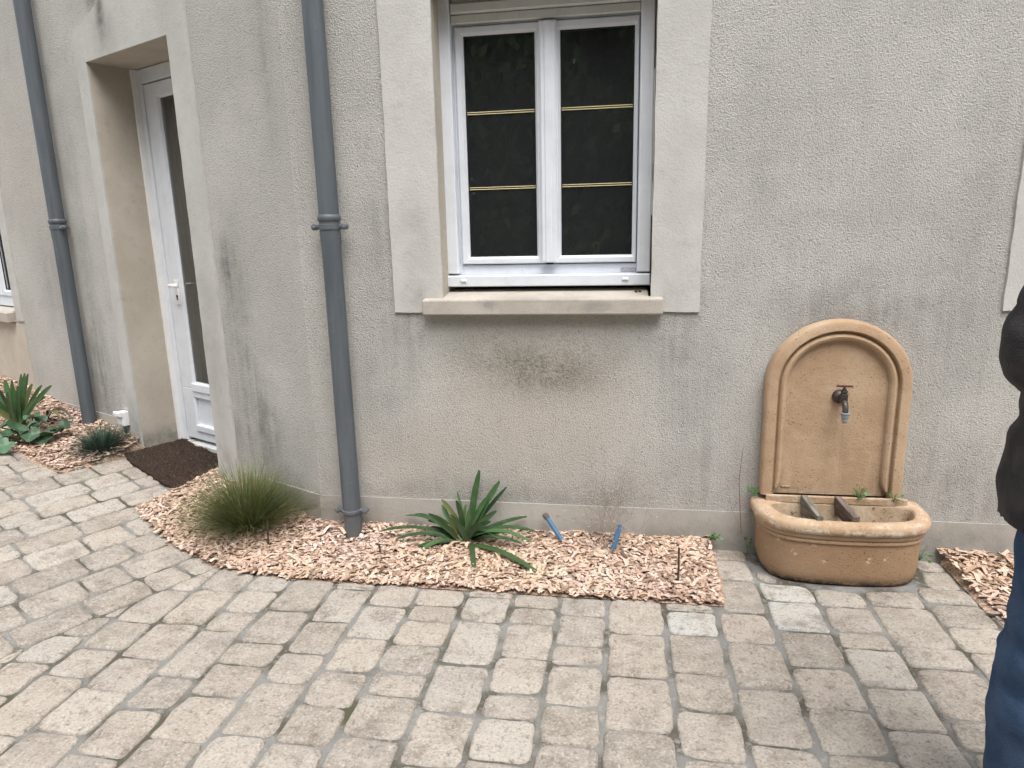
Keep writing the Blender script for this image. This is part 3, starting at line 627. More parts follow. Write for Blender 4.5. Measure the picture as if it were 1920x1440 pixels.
mb = MB(); mb.bevbox(FM, -.7135, .0545, .128, .166, 2.236, 2.276, .006); mb.bevbox(FM, -.7135, .0545, .140, .166, 2.200, 2.234, .004); part('shutter_rail', mb, 'pvc_grey', win)
mb = MB(); mb.box(FM, -.71, .05, .150, .165, 2.279, 2.322); part('shutter_slat', mb, 'pvc_grey', win)
sash(FM, win, -.703, -.338, 1.229, 2.191, -.668, -.371, 1.260, 2.157, .150)
sash(FM, win, -.300, .0505, 1.229, 2.191, -.266, .033, 1.260, 2.157, .150)
mb = MB(); mb.bevbox(FM, -.351, -.282, .130, .1496, 1.232, 2.190, .008); mb.bevbox(FM, -.330, -.303, .126, .1299, 1.234, 2.188, .003); part('mullion', mb, 'pvc', win)
mb = MB(); mb.box(FM, -.328, -.300, .140, .160, 1.2245, 1.2315); part('lock_plate', mb, 'black', win)
for z in (1.858, 1.551):
    for (a, b_) in ((-.668, -.371), (-.266, .033)):
        mb = MB()
        for dz in (-.0040, .0040): mb.box(FM, a, b_, .1755, .1795, z + dz - .0015, z + dz + .0015)
        part('muntin', mb, 'brass', win)
mb = MB(); mb.box(FM, .110, .113, .10, .19, 1.55, 1.98); mb.box(FM, .1085, .1135, .10, .12, 1.42, 1.62); part('seal_strip', mb, 'pvc_grey', win)
mb = MB()
a = [(.017 * math.cos(t), .045 + .016 * math.sin(t)) for t in np.linspace(0, math.pi, 14)] + [(-.014, 0), (.014, 0)]
cxx = -.118; n = len(a); hole = [(.0042 * math.cos(t), .043 + .0042 * math.sin(t)) for t in np.linspace(0, 2 * math.pi, 11)[:-1]]
mb.prism(FM, [(cxx + p[0], 1.256 + p[1]) for p in a], .186, .190); part('tag', mb, 'tag', win); mb = MB(); mb.prism(FM, [(cxx + p[0], 1.256 + p[1]) for p in hole], .1848, .186); part('tag_hole', mb, 'black', win)
# maker's sticker with small lettering on the lower frame
mb = MB(); mb.box(FM, -.013, .0515, .1645, .1658, 1.188, 1.204); stk = part('sticker', mb, 'cap_grey', win)
tc = bpy.data.curves.new('lettering', 'FONT'); tc.body = 'EzMOOVE'; tc.size = .0165; tc.extrude = .0002; to = bpy.data.objects.new('tmp', tc); COL.objects.link(to)
bpy.context.view_layer.update(); me = bpy.data.meshes.new_from_object(to.evaluated_get(bpy.context.evaluated_depsgraph_get())); bpy.data.objects.remove(to)
xs = [v_.co.x for v_ in me.vertices]; sc = .060 / (max(xs) - min(xs)); ba = loc_of(win)
for v_ in me.vertices:
    q = FM(-.011 + (v_.co.x - min(xs)) * sc, .1641 - v_.co.z, 1.1905 + v_.co.y); v_.co = Vector(q) - ba
me.materials.clear(); me.materials.append(M['white']); lo = bpy.data.objects.new('lettering', me); COL.objects.link(lo); lo.parent = win
# window beyond the person, only its surround shows
mb = MB(); trim(mb, FM, [(1.413, 1.034), (1.628, 1.034), (1.628, 2.9), (1.420, 2.9)]); trim(mb, FM, [(2.492, 1.034), (2.70, 1.034), (2.70, 2.9), (2.492, 2.9)]); trim(mb, FM, [(1.628, 2.306), (2.492, 2.306), (2.492, 2.9), (1.628, 2.9)]); obj('window_surround', mb, 'trim', house)
sill(FM, 1.545, 2.575, 1.092, 1.028, .20)
w3 = bpy.data.objects.new('window', None); COL.objects.link(w3); w3.parent = house; w3.location = (2.06, .16, 1.13); w3['label'] = 'white window mostly outside the right edge of the photo'
mb = MB(); mb.box(FM, 1.61, 1.69, .165, .215, 1.14, 2.36); mb.box(FM, 2.43, 2.51, .165, .215, 1.14, 2.36); mb.box(FM, 1.69, 2.43, .166, .215, 1.14, 1.224); mb.box(FM, 1.69, 2.43, .166, .215, 2.196, 2.36); part('frame', mb, 'pvc', w3, .003)
sash(FM, w3, 1.692, 2.058, 1.229, 2.191, 1.727, 2.023, 1.260, 2.157, .150); sash(FM, w3, 2.062, 2.428, 1.229, 2.191, 2.097, 2.393, 1.260, 2.157, .150)
# left window at the picture's edge
mb = MB(); trim(mb, FL, [(3.09, .822), (3.20, .822), (3.20, 2.9), (3.09, 2.9)]); trim(mb, FL, [(4.1, .822), (4.21, .822), (4.21, 2.9), (4.1, 2.9)]); trim(mb, FL, [(3.2, 2.3), (4.1, 2.3), (4.1, 2.9), (3.2, 2.9)]); o = obj('window_surround', mb, 'trim_left', house)
mb = MB(); trim(mb, FL, [(3.10, .29), (4.2, .29), (4.2, .80), (3.10, .80)], .004); obj('apron_panel', mb, 'reveal', house)
sill(FL, 3.235, 4.06, .875, .812, .20)
w2 = bpy.data.objects.new('window', None); COL.objects.link(w2); w2.parent = house; w2.location = Vector(FL(3.6, .1, .9)) - Vector(house.location); w2['label'] = 'white window cut off by the left edge of the photo'
mb = MB(); mb.box(FL, 3.18, 3.255, .09, .16, .90, 2.31); mb.box(FL, 4.045, 4.12, .09, .16, .90, 2.31); mb.box(FL, 3.255, 4.045, .09, .16, .90, .975); mb.box(FL, 3.255, 4.045, .09, .16, 2.235, 2.31); part('frame', mb, 'pvc', w2, .003)
sash(FL, w2, 3.257, 3.648, .977, 2.233, 3.30, 3.605, 1.02, 2.19, .08); sash(FL, w2, 3.652, 4.043, .977, 2.233, 3.695, 4.0, 1.02, 2.19, .08)
# door surround: right jamb, left jamb, arched lintel piece
mb = MB()
trim(mb, FL, [(.638, -.1), (.820, -.1), (.820, 2.303), (.820, 2.9), (.655, 2.9), (.652, 2.4)])
arch = [(1.631, 2.303), (1.745, 2.303), (1.768, 2.455), (1.74, 2.474), (1.70, 2.480), (1.64, 2.488), (1.59, 2.500), (1.54, 2.516), (1.49, 2.535), (1.45, 2.552), (1.41, 2.575), (1.37, 2.61), (1.33, 2.68), (1.30, 2.78), (1.285, 2.9), (.820, 2.9), (.820, 2.303)]
mb.prism(FL, arch, -.010, .001)
trim(mb, FL, [(1.631, -.1), (1.741, -.1), (1.745, 2.303), (1.631, 2.303)])
obj('door_surround', mb, 'trim_left', house)
mb = MB(); mb.box(FL, 1.631, 1.641, .001, .32, .06, 2.303); mb.box(FL, .810, .820, .001, .32, .06, 2.303); mb.box(FL, .820, 1.631, .001, .32, 2.3035, 2.313); obj('door_reveal', mb, 'reveal', house)
# door
door = bpy.data.objects.new('door', None); COL.objects.link(door); door.parent = house; door.location = Vector(FL(1.2, .25, .13)) - Vector(house.location); door['label'] = 'white door with a tall narrow glass panel'
mb = MB(); mb.box(FL, 1.576, 1.626, .246, .32, .13, 2.300); mb.box(FL, .822, .888, .246, .32, .13, 2.300); mb.box(FL, .888, 1.576, .246, .32, 2.225, 2.300); part('frame', mb, 'pvc', door, .004)
mb = MB(); mb.box(FL, 1.612, 1.6305, .215, .2455, .13, 2.300); part('edge_strip', mb, 'white', door)
mb = MB(); mb.box(FL, .822, 1.62, .225, .32, .085, .128); part('threshold', mb, 'pvc_grey', door, .004)
dl = MB(); D0 = .252
def frame_rings(mb, O, I, d, back, lip=.012):
    rings = [(O, back), (O, d + .004), ([(O[0][0] + .004, O[0][1] + .004), (O[1][0] - .004, O[1][1] + .004), (O[2][0] - .004, O[2][1] - .004), (O[3][0] + .004, O[3][1] - .004)], d),
             ([(I[0][0] - lip, I[0][1] - lip), (I[1][0] + lip, I[1][1] - lip), (I[2][0] + lip, I[2][1] + lip), (I[3][0] - lip, I[3][1] + lip)], d), (I, d + lip), (I, back)]
    vs = []
    for R_, e in rings: vs += [FL(u, e, z) for u, z in R_]
    mb.add(vs, [(k * 4 + i, k * 4 + (i + 1) % 4, (k + 1) * 4 + (i + 1) % 4, (k + 1) * 4 + i) for k in range(5) for i in range(4)])
rect = lambda a, b_, c, d: [(a, c), (b_, c), (b_, d), (a, d)]
frame_rings(dl, rect(.892, 1.572, .475, 2.218), rect(1.00, 1.432, .515, 2.135), D0, .312); frame_rings(dl, rect(.892, 1.572, .150, .475), rect(1.0, 1.448, .245, .41), D0, .312)
part('leaf', dl, 'pvc', door)
mb = MB(); mb.bevbox(FL, .99, 1.452, .2425, .2518, .455, .512, .008); part('moulding', mb, 'pvc', door)
mb = MB(); mb.bevbox(FL, .99, 1.452, .2425, .2518, .205, .248, .006); part('moulding', mb, 'pvc', door)
mb = MB(); mb.box(FL, 1.0, 1.448, .272, .284, .245, .41); part('panel', mb, 'pvc', door)
mb = MB(); mb.add([FL(1.0, .268, .515), FL(1.432, .268, .515), FL(1.432, .268, 2.135), FL(1.0, .268, 2.135)], [(3, 2, 1, 0)]); part('pane', mb, 'glass', door)
mb = MB(); mb.bevbox(FL, 1.458, 1.498, .243, .2518, .985, 1.13, .004); mb.tube([FL(1.478, .243, 1.10), FL(1.478, .205, 1.10), FL(1.466, .195, 1.10), FL(1.37, .195, 1.098)], [.009, .009, .009, .008], 10); part('handle', mb, 'white', door, smooth=40)
mb = MB(); mb.lathe(FL(1.478, .2435, 1.035), Vector(FL(0, -1, 0)) - Vector(FL(0, 0, 0)), [(0, .0075), (.004, .0075)], 12); mb.box(FL, 1.4755, 1.4805, .2385, .243, 1.012, 1.034); part('keyhole', mb, 'black', door)
# ------------------------------------------------------------------ downpipes
def downpipe(F, u, z0, zj, zlow, label, r=.0415, off=.060):
    cx, cy, _ = F(u, -off, 0)
    root = thing('downpipe', label, 'downpipe', (cx, cy, z0), 'grey downpipes on the house wall')
    mb = MB(); mb.tube_prof(Vector((cx, cy, zj - .03)), Vector((0, 0, 1)), [(0, r), (ZT - zj, r)], 32); obj('upper_pipe', mb, 'pipe', root, smooth=40)
    mb = MB(); mb.tube_prof(Vector((cx, cy, z0)), Vector((0, 0, 1)), [(0, r * .97), (zj - z0 - .10, r * .97), (zj - z0 - .075, r * 1.03), (zj - z0 + .0, r * 1.03), (zj - z0 + .004, r * 1.13), (zj - z0 + .014, r * 1.18), (zj - z0 + .024, r * 1.13), (zj - z0 + .028, r * 1.03)], 32); obj('lower_pipe', mb, 'pipe', root, smooth=40)
    ux, uy = Vector(F(1, 0, 0)) - Vector(F(0, 0, 0)), Vector(F(0, -1, 0)) - Vector(F(0, 0, 0))
    for zc, wq in ((zj - .022, .024), (zlow, .018)):
        mb = MB(); n = 28
        mb.tube_prof(Vector((cx, cy, zc - wq / 2)), Vector((0, 0, 1)), [(0, r * 1.05), (.002, r * 1.11), (wq - .002, r * 1.11), (wq, r * 1.05)], 32)
        for sgn in (-1, 1):
            c = Vector((cx, cy, zc)); a = c + ux * sgn * (r * 1.05); b_ = c + ux * sgn * (r + .024)
            mb.tube([a, b_], [.011, .011], 12); mb.lathe(b_ + uy * -.012, uy, [(0, .013), (.024, .013), (.026, .010)], 14)
        cl = obj('clamp', mb, 'pipe', root, smooth=40)
        mb = MB()
        for sgn in (-1, 1):
            mb = MB(); mb.lathe(Vector((cx, cy, zc)) + ux * sgn * (r + .024) + uy * .014, uy, [(0, .0075), (.005, .007), (.006, .004)], 8); obj('bolt', mb, 'zinc', cl, smooth=40)
        mb = MB(); mb.tube([Vector((cx, cy, zc)) - uy * r, Vector((cx, cy, zc)) - uy * (off)], [.006, .006], 8); obj('wall_anchor', mb, 'zinc', cl, smooth=40)
    return root
downpipe(FM, -1.229 + .012, -.02, 1.424, .135, 'dark grey downpipe at the house corner beside the window')
downpipe(FL, 2.165, .17, 1.47, .215, 'dark grey downpipe left of the door above blue grass tuft')
# small socket box
mb = MB(); mb.bevbox(FL, 1.755, 1.825, -.045, -.0005, .262, .345, .006); so = obj('socket_box', mb, 'white', None, loc=FL(1.79, 0, .262)); tag(so, 'small white outdoor socket box low on wall beside door surround', 'socket box')
mb = MB(); mb.bevbox(FL, 1.752, 1.828, -.062, -.0452, .322, .349, .005); obj('lid', mb, 'white', so)
mb = MB(); mb.tube([FL(1.79, -.02, .262), FL(1.79, -.02, .22), FL(1.775, -.012, .17)], [.008, .008, .008], 8); obj('cable_gland', mb, 'black', so)
# ------------------------------------------------------------------ fountain
ft = thing('wall_fountain', 'ochre stone wall fountain with arched back panel and half-round basin', 'fountain', (.86, 2.72, 0))
FCX, FSP, FA = .840, .745, .271
def archpath(inset, z0, lowk=0.):
    pts = []
    for z in np.linspace(z0, FSP, 16):
        k = inset * (1 - lowk * max(0, (z0 + .07 - z) / .07) ** 2) if lowk else inset
        pts.append((FCX - FA + k, z, k))
    for t in np.linspace(math.pi, 0, 40)[1:-1]: pts.append((FCX + (FA - inset) * math.cos(t), FSP + (FA * .965 - inset) * math.sin(t), inset))
    for z in np.linspace(FSP, z0, 16):
        k = inset * (1 - lowk * max(0, (z0 + .07 - z) / .07) ** 2) if lowk else inset
        pts.append((FCX + FA - k, z, k))
    return [(p[0], p[1]) for p in pts]
mb = MB(); ZB = .285; PY = 2.842
prof = [(0, 0., 0), (0., .042, 0), (.004, .051, 0), (.012, .056, 0), (.040, .057, 0), (.043, .054, .0), (.0445, .042, 0), (.047, .036, 0), (.052, .036, .0), (.054, .043, .0), (.058, .049, .15), (.065, .052, .3), (.073, .050, .4), (.079, .044, .5), (.0815, .034, .55), (.083, .027, .55), (.092, .026, .5)]
rings = [[(x_, PY - f_, z_) for x_, z_ in archpath(i_, ZB, lk)] for i_, f_, lk in prof]; m = len(rings[0]); vs = [p for r_ in rings for p in r_]
fs = [(k * m + i, k * m + i + 1, (k + 1) * m + i + 1, (k + 1) * m + i) for k in range(len(rings) - 1) for i in range(m - 1)]
last = (len(rings) - 1) * m; fs += [tuple(range(last + m - 1, last - 1, -1))]
fs += [tuple([k * m for k in range(len(rings))] + [k * m + m - 1 for k in range(len(rings) - 1, -1, -1)])]
mb.add(vs, fs)
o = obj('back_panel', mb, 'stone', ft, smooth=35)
mb = MB(); mb.bevbox(FM, .655, .690, 2.812 - 2.85, 2.8158 - 2.85, .312, .317, .001); obj('cast_mark', mb, 'stone', ft)
# basin
OUT = [(.560, 2.848), (.568, 2.70), (.585, 2.655), (.62, 2.618), (.67, 2.598), (.76, 2.586), (.86, 2.582), (.96, 2.586), (1.05, 2.597), (1.105, 2.617), (1.140, 2.652), (1.158, 2.70), (1.166, 2.848)]
INN = [(.602, 2.776), (.603, 2.735), (.612, 2.69), (.632, 2.65), (.672, 2.618), (.76, 2.600), (.86, 2.594), (.96, 2.599), (1.05, 2.612), (1.098, 2.640), (1.125, 2.69), (1.134, 2.735), (1.135, 2.776)]
CB = (.862, 2.722)
def polar(poly, n=96, grow=0.):
    out = []
    for k in range(n):
        a = 2 * math.pi * k / n - math.pi / 2; d = (math.cos(a), math.sin(a)); best = None
        for i in range(len(poly)):
            p, q = poly[i], poly[(i + 1) % len(poly)]; ex, ey = q[0] - p[0], q[1] - p[1]; den = d[0] * ey - d[1] * ex
            if abs(den) < 1e-12: continue
            t = ((p[0] - CB[0]) * ey - (p[1] - CB[1]) * ex) / den; s_ = ((p[0] - CB[0]) * d[1] - (p[1] - CB[1]) * d[0]) / den
            if t > 0 and -1e-9 <= s_ <= 1 + 1e-9 and (best is None or t < best): best = t
        out.append((CB[0] + d[0] * best, CB[1] + d[1] * best))
    for _ in range(2 if grow != 'hard' else 0):
        out = [(.25 * out[i - 1][0] + .5 * out[i][0] + .25 * out[(i + 1) % n][0], .25 * out[i - 1][1] + .5 * out[i][1] + .25 * out[(i + 1) % n][1]) for i in range(n)]
    return out
po, pi_ = polar(OUT), polar(INN); N = len(po)
def ring_off(pts, d):
    out = []
    for i in range(len(pts)):
        t = Vector(pts[(i + 1) % len(pts)]) - Vector(pts[i - 1]); n_ = Vector((t.y, -t.x)).normalized(); q = Vector(pts[i]) + n_ * d; out.append((q.x, min(q.y, 2.838)))
    return out
def loft(mb, rings, cap0=False, cap1=False):
    vs = [(x_, y_, z_) for pts, z_ in rings for x_, y_ in pts]; n = len(rings[0][0])
    fs = [(k * n + i, k * n + (i + 1) % n, (k + 1) * n + (i + 1) % n, (k + 1) * n + i) for k in range(len(rings) - 1) for i in range(n)]
    if cap1: fs.append(tuple(range((len(rings) - 1) * n, len(rings) * n)))
    mb.add(vs, fs)
mb = MB(); R_ = lambda d, z: (ring_off(po, d), z)
mixr = lambda f: [((1 - f) * a[0] + f * b_[0], (1 - f) * a[1] + f * b_[1]) for a, b_ in zip(po, pi_)]
loft(mb, [R_(-.012, 0), R_(-.006, .012), R_(0, .05), R_(.003, .16), R_(.003, .174), R_(.010, .177), R_(.011, .189), R_(.008, .192), R_(.014, .195), R_(.015, .206), R_(.014, .213), R_(.021, .217), R_(.027, .222), R_(.030, .231), R_(.030, .242), R_(.027, .251), R_(.020, .258), R_(.008, .2625), (mixr(.25), .265), (mixr(.75), .264), (ring_off(pi_, .003), .260), (pi_, .254)])
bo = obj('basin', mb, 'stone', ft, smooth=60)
mb = MB(); loft(mb, [(pi_, .254), (ring_off(pi_, -.006), .232), (ring_off(pi_, -.016), .16), (ring_off(pi_, -.035), .12), (ring_off(pi_, -.06), .108)], cap1=True); obj('bowl', mb, 'basin_in', bo, smooth=60)
mb = MB(); mb.box(FM, .59, 1.13, 2.775 - 2.85, 2.79 - 2.85, .258, .289); part('ledge', mb, 'stone', bo, .004)
# tap
tx, tz, ty = .852, .700, PY - .026
tap = bpy.data.objects.new('tap', None); COL.objects.link(tap); tap.parent = ft; tap.location = Vector((tx, ty, tz)) - Vector(ft.location)
mb = MB(); mb.lathe((tx, ty + .001, tz), (0, -1, 0), [(0, .028), (.006, .0285), (.014, .026), (.021, .020), (.025, .014), (.026, .011), (.060, .011), (.062, .004)], 24)
vx = tx + .007
mb.lathe((tx, ty - .056, tz - .012), (0, 0, 1), [(0, .012), (.003, .0145), (.030, .0155), (.034, .0155), (.035, .012), (.040, .011), (.041, .0135), (.046, .0135), (.047, .009), (.055, .008), (.056, .005), (.066, .004)], 20)
mb.tube([(tx, ty - .056, tz - .006), (tx, ty - .074, tz - .012), (tx, ty - .086, tz - .024), (tx, ty - .089, tz - .046)], [.011, .0115, .011, .0105], 14)
obj('body', mb, 'bronze', tap, smooth=45)
mb = MB(); mb.tube([(tx - .030, ty - .060, tz + .055), (tx, ty - .056, tz + .053), (tx + .030, ty - .052, tz + .0515)], [.0042, .0046, .0042], 10); obj('handle', mb, 'rust', tap, smooth=45)
mb = MB(); mb.lathe((tx, ty - .089, tz - .044), (0, 0, -1), [(0, .018), (.004, .0185), (.005, .0155), (.018, .015), (.020, .0125), (.034, .0115), (.036, .008), (.042, .0085), (.043, .006)], 20); obj('hose_connector', mb, 'cap_grey', tap, smooth=45)
# timber bars across the basin
for (x0, x1, mt, lb) in ((.728, .742, 'wood_grey', 'greyer weathered timber bar lying across left part of basin'), (.858, .872, 'wood', 'browner weathered timber bar lying across right part of basin')):
    mb = MB(); xa, xb = x0 - .004, x1 - .004; W_ = .026
    mb.hexa([(xb, 2.588, .2655), (xb + W_, 2.588, .2655), (xa + W_, 2.778, .252), (xa, 2.778, .252), (xb, 2.588, .286), (xb + W_, 2.588, .286), (xa + W_, 2.778, .294), (xa, 2.778, .294)])
    mb.hexa([(xb + .001, 2.632, .22), (xb + W_ - .001, 2.632, .22), (xa + W_ - .001, 2.768, .222), (xa + .001, 2.768, .222), (xb + .001, 2.632, .263), (xb + W_ - .001, 2.632, .263), (xa + W_ - .001, 2.768, .2515), (xa + .001, 2.768, .2515)])
    o = obj('timber_bar', mb, mt, None, loc=(xb, 2.69, .258)); tag(o, lb, 'timber bar', 'timber bars across the basin'); bm = o.modifiers.new('b', 'BEVEL'); bm.width = .002; bm.segments = 1
# ------------------------------------------------------------------ plants
def bez(a, b_, c, n=7): return [a * (1 - t) ** 2 + b_ * 2 * t * (1 - t) + c * t * t for t in np.linspace(0, 1, n)]
def grass_tuft(name, label, base, n, L, spread, cols, w=.0022, tiltmax=1.15, stray=.06, lean=0.):
    mb = MB(); base = Vector(base)
    for i in range(n):
        az = random.uniform(0, 2 * math.pi); tl = tiltmax * random.random() ** .75; l_ = L * random.uniform(.6, 1.05) * (1.12 if random.random() < stray else 1)
        r0 = spread * math.sqrt(random.random()); o = base + Vector((r0 * math.cos(az + random.gauss(0, .6)), r0 * math.sin(az + random.gauss(0, .6)), 0)); o.z = ground(o.x, o.y) + .004
        dv = Vector((math.cos(az) * math.sin(tl) + lean, math.sin(az) * math.sin(tl), math.cos(tl))); dr = Vector((math.cos(az), math.sin(az), 0)); sg = random.uniform(.05, .38) * l_
        pts = []
        for t in np.linspace(0, 1, 6): pts.append(o + dv * l_ * t + dr * sg * t * t * .6 - Vector((0, 0, sg * t * t * .8)))
        for p in pts:
            p.z = max(p.z, ground(p.x, p.y) + .006)
            if p.y > 2.838 and p.x > BX: p.y = 2.838
            dd = -(p.x - BX) * ST - (p.y - BY) * CT
            if p.x < BX and dd < .012: p.x -= (.012 - dd) * ST; p.y -= (.012 - dd) * CT
        c = random.choice(cols); q = random.uniform(.75, 1.2); c = tuple(e * q for e in c)
        mb.ribbon(pts, [w * 1.0, w, w * .95, w * .8, w * .55, w * .2], col=c, sidev=Vector((math.cos(az + 1.57 + random.gauss(0, .5)), math.sin(az + 1.57 + random.gauss(0, .5)), 0)))
    o = obj(name, mb, 'grass', None, loc=base, attr=True); return tag(o, label, 'grass')
GC = [(.12, .16, .05), (.145, .175, .06), (.185, .195, .08), (.10, .145, .045), (.25, .22, .11), (.13, .16, .06), (.11, .15, .05), (.17, .12, .06)]
grass_tuft('grass_clump', 'olive feathery grass clump on wood chips beside door surround', onZ(468, 1000), 2300, .37, .055, GC, .0023, 1.08, .10, .02)
FC = [(.045, .085, .065), (.06, .105, .085), (.075, .12, .095), (.05, .08, .05)]
b0 = onG(187, 852); grass_tuft('grass_clump', 'small blue-green fescue tuft in front of the far downpipe', (b0.x, b0.y + .04, b0.z), 1500, .185, .05, FC, .003, 1.45, .05)
GREEN = [(.035, .085, .028), (.045, .10, .034), (.028, .07, .028), (.055, .115, .04), (.04, .08, .036)]
def strap(name, label, bpx, tips, wid, ydep=None):
    base = bpx; mb = MB()
    for (px, py, dy, arch, wk) in tips:
        tip = onY(px, py, base.y + dy); tip.z = max(tip.z, ground(tip.x, tip.y) + .012)
        o = base + Vector((random.gauss(0, .014), random.gauss(0, .014), .0)); d = tip - o; arch *= 1.15
        mid = o + d * .45 + Vector((0, 0, arch * d.length)) + Vector((random.gauss(0, .006), 0, 0)); pts = bez(o, mid, tip, 12)
        for p in pts: p.z = max(p.z, ground(p.x, p.y) + .01)
        w = wid * wk; ws = [w * q for q in (.6, .75, .88, .96, 1, 1, 1, .98, .95, .88, .72, .30)]
        c = random.choice(GREEN) if random.random() > .03 else (.13, .14, .05); q = random.uniform(.8, 1.2)
        hint = Vector((0, -1, .35)) if abs(d.z) > .6 * d.length else Vector((0, -.3, 1))
        n0 = len(mb.v); mb.ribbon(pts, ws, up=hint, fold=.32, col=tuple(e * q for e in c))
        for k_ in range(n0, len(mb.v)):
            f_ = max(0, 1 - (k_ - n0) / 12.); mb.c[k_] = tuple(a_ + (b2 - a_) * f_ * .6 for a_, b2 in zip(mb.c[k_], (.13, .19, .08)))
    return tag(obj(name, mb, 'leaf', None, smooth=True, loc=base, attr=True), label, 'plant')
AG = [(899, 882, .10, .04, 1.15), (937, 902, .06, .08, 1.1), (950, 913, .1, .06, .7), (857, 922, .1, .05, .55), (888, 911, .12, .03, .6), (829, 947, .08, .12, 1), (778, 964, .05, .22, 1.1), (760, 967, .1, .25, .7),
      (711, 997, -.02, .2, .9), (742, 1012, -.05, .25, .9), (777, 1062, -.12, .3, 1), (771, 1031, -.08, .2, .7), (988, 969, .1, .12, 1.1), (1001, 995, .02, .22, 1.0), (997, 1017, -.04, .3, .9), (979, 1020, -.06, .22, .8),
      (890, 1090, -.24, .28, .9), (1016, 1092, -.22, .16, 1.0), (880, 955, .02, .1, .9), (873, 946, .12, .06, .6), (942, 984, .08, .2, .8), (931, 958, .02, .14, 1), (845, 965, .0, .14, .9), (800, 990, .06, .22, 1), (905, 985, -.08, .3, 1.1), (935, 1010, -.1, .35, .9),
      (820, 1020, -.06, .3, 1), (850, 1000, .02, .2, 1), (915, 930, .04, .06, 1.0), (868, 975, .1, .08, .8), (795, 1045, -.08, .26, .8), (960, 1000, .1, .25, .8)]
for k in range(16): AG.append((random.uniform(800, 945), random.uniform(935, 1000), random.uniform(-.1, .12), random.uniform(.08, .2), random.uniform(.6, .95)))
ab = onZ(866, 1040, .0); strap('strappy_plant', 'dark green strap-leaved plant on wood chips below the window', ab + Vector((0, .05, .02)), AG, .0255)
AL = [(9, 712, .1, .04, 1.2), (23, 713, .0, .05, 1.0), (40, 701, .08, .03, .8), (47, 700, .02, .02, 1.0), (53, 701, .06, .03, .9), (61, 720, .0, .08, 1.0), (79, 722, .08, .14, .8), (97, 723, .0, .1, .9), (0, 731, -.05, .1, .8), (35, 724, -.1, .04, 1), (-25, 735, .0, .1, 1), (-40, 760, -.05, .2, 1), (15, 735, -.1, .05, 1), (70, 745, -.1, .1, .8), (-10, 720, .1, .05, 1), (28, 730, -.02, .03, 1), (50, 740, -.1, .08, .8), (85, 745, .05, .2, .6)]
lb_ = onG(36, 806); strap('strappy_plant', 'upright strap-leaved plant near the left window with round leaves below', lb_ + Vector((0, .0, .0)), AL, .040)
AD = [(137, 788, -.1, .5, .45), (134, 782, -.05, .55, .45), (128, 790, .0, .45, .4), (115, 785, -.1, .5, .45), (100, 790, -.05, .4, .4), (122, 778, .02, .5, .4), (95, 775, -.1, .5, .4)]
sv = GREEN; GREEN = [(.03, .05, .022), (.06, .055, .03)]
db = onG(78, 800); strap('strappy_plant', 'dark drooping narrow-leaved plant arching over the wood chips', db + Vector((0, .03, 0)), AD, .04); GREEN = sv
mb = MB(); bb = onG(62, 822)
for (px, py, r_, h_, cc) in ((60, 781, .047, .13, 1.3), (54, 800, .05, .10, 1.2), (122, 797, .046, .10, .6), (93, 813, .055, .07, .8), (40, 820, .055, .06, 1), (17, 812, .052, .07, 1.1), (8, 836, .055, .05, 1.5), (83, 822, .05, .05, .7), (70, 800, .05, .09, .8), (28, 800, .05, .09, .8), (105, 806, .045, .07, .8), (58, 815, .05, .08, 1), (2, 800, .05, .09, .9), (-15, 822, .055, .06, 1), (75, 786, .04, .1, .9)):
    c = onG(px, py, h_); az = random.uniform(0, 6.28); n_ = Vector((random.gauss(0, .35), -.35 + random.gauss(0, .25), 1)).normalized(); u_ = n_.orthogonal().normalized(); w_ = n_.cross(u_)
    col = tuple(e * cc for e in (.055, .115, .065)); k = 20; vs = [c - n_ * .008]
    for rr, dz in ((.5, .0), (1., .006)):
        for i in range(k):
            t = 2 * math.pi * i / k; q = r_ * rr * (1 + .05 * math.sin(5 * t + az)) * (1 - .45 * math.exp(-((t - az) % 6.283 - 3.14) ** 2 / .05)); vs.append(c + u_ * q * math.cos(t) + w_ * q * math.sin(t) + n_ * (dz + .010 * math.sin(3 * t + az) * rr))
    mb.add(vs, [(0, 1 + i, 1 + (i + 1) % k) for i in range(k)] + [(1 + i, 1 + k + i, 1 + k + (i + 1) % k, 1 + (i + 1) % k) for i in range(k)], col)
    f_ = Vector((bb.x + (c.x - bb.x) * .3, bb.y + (c.y - bb.y) * .3, 0)); f_.z = ground(f_.x, f_.y); mb.tube([f_, (f_ + c) / 2 + Vector((0, 0, .02)), c - n_ * .008], .004, 6, False, (.10, .15, .06))
tag(obj('round_leaf_plant', mb, 'leaf', None, smooth=True, loc=bb, attr=True), 'low plant with round cupped leaves at edge of left chip bed', 'plant')
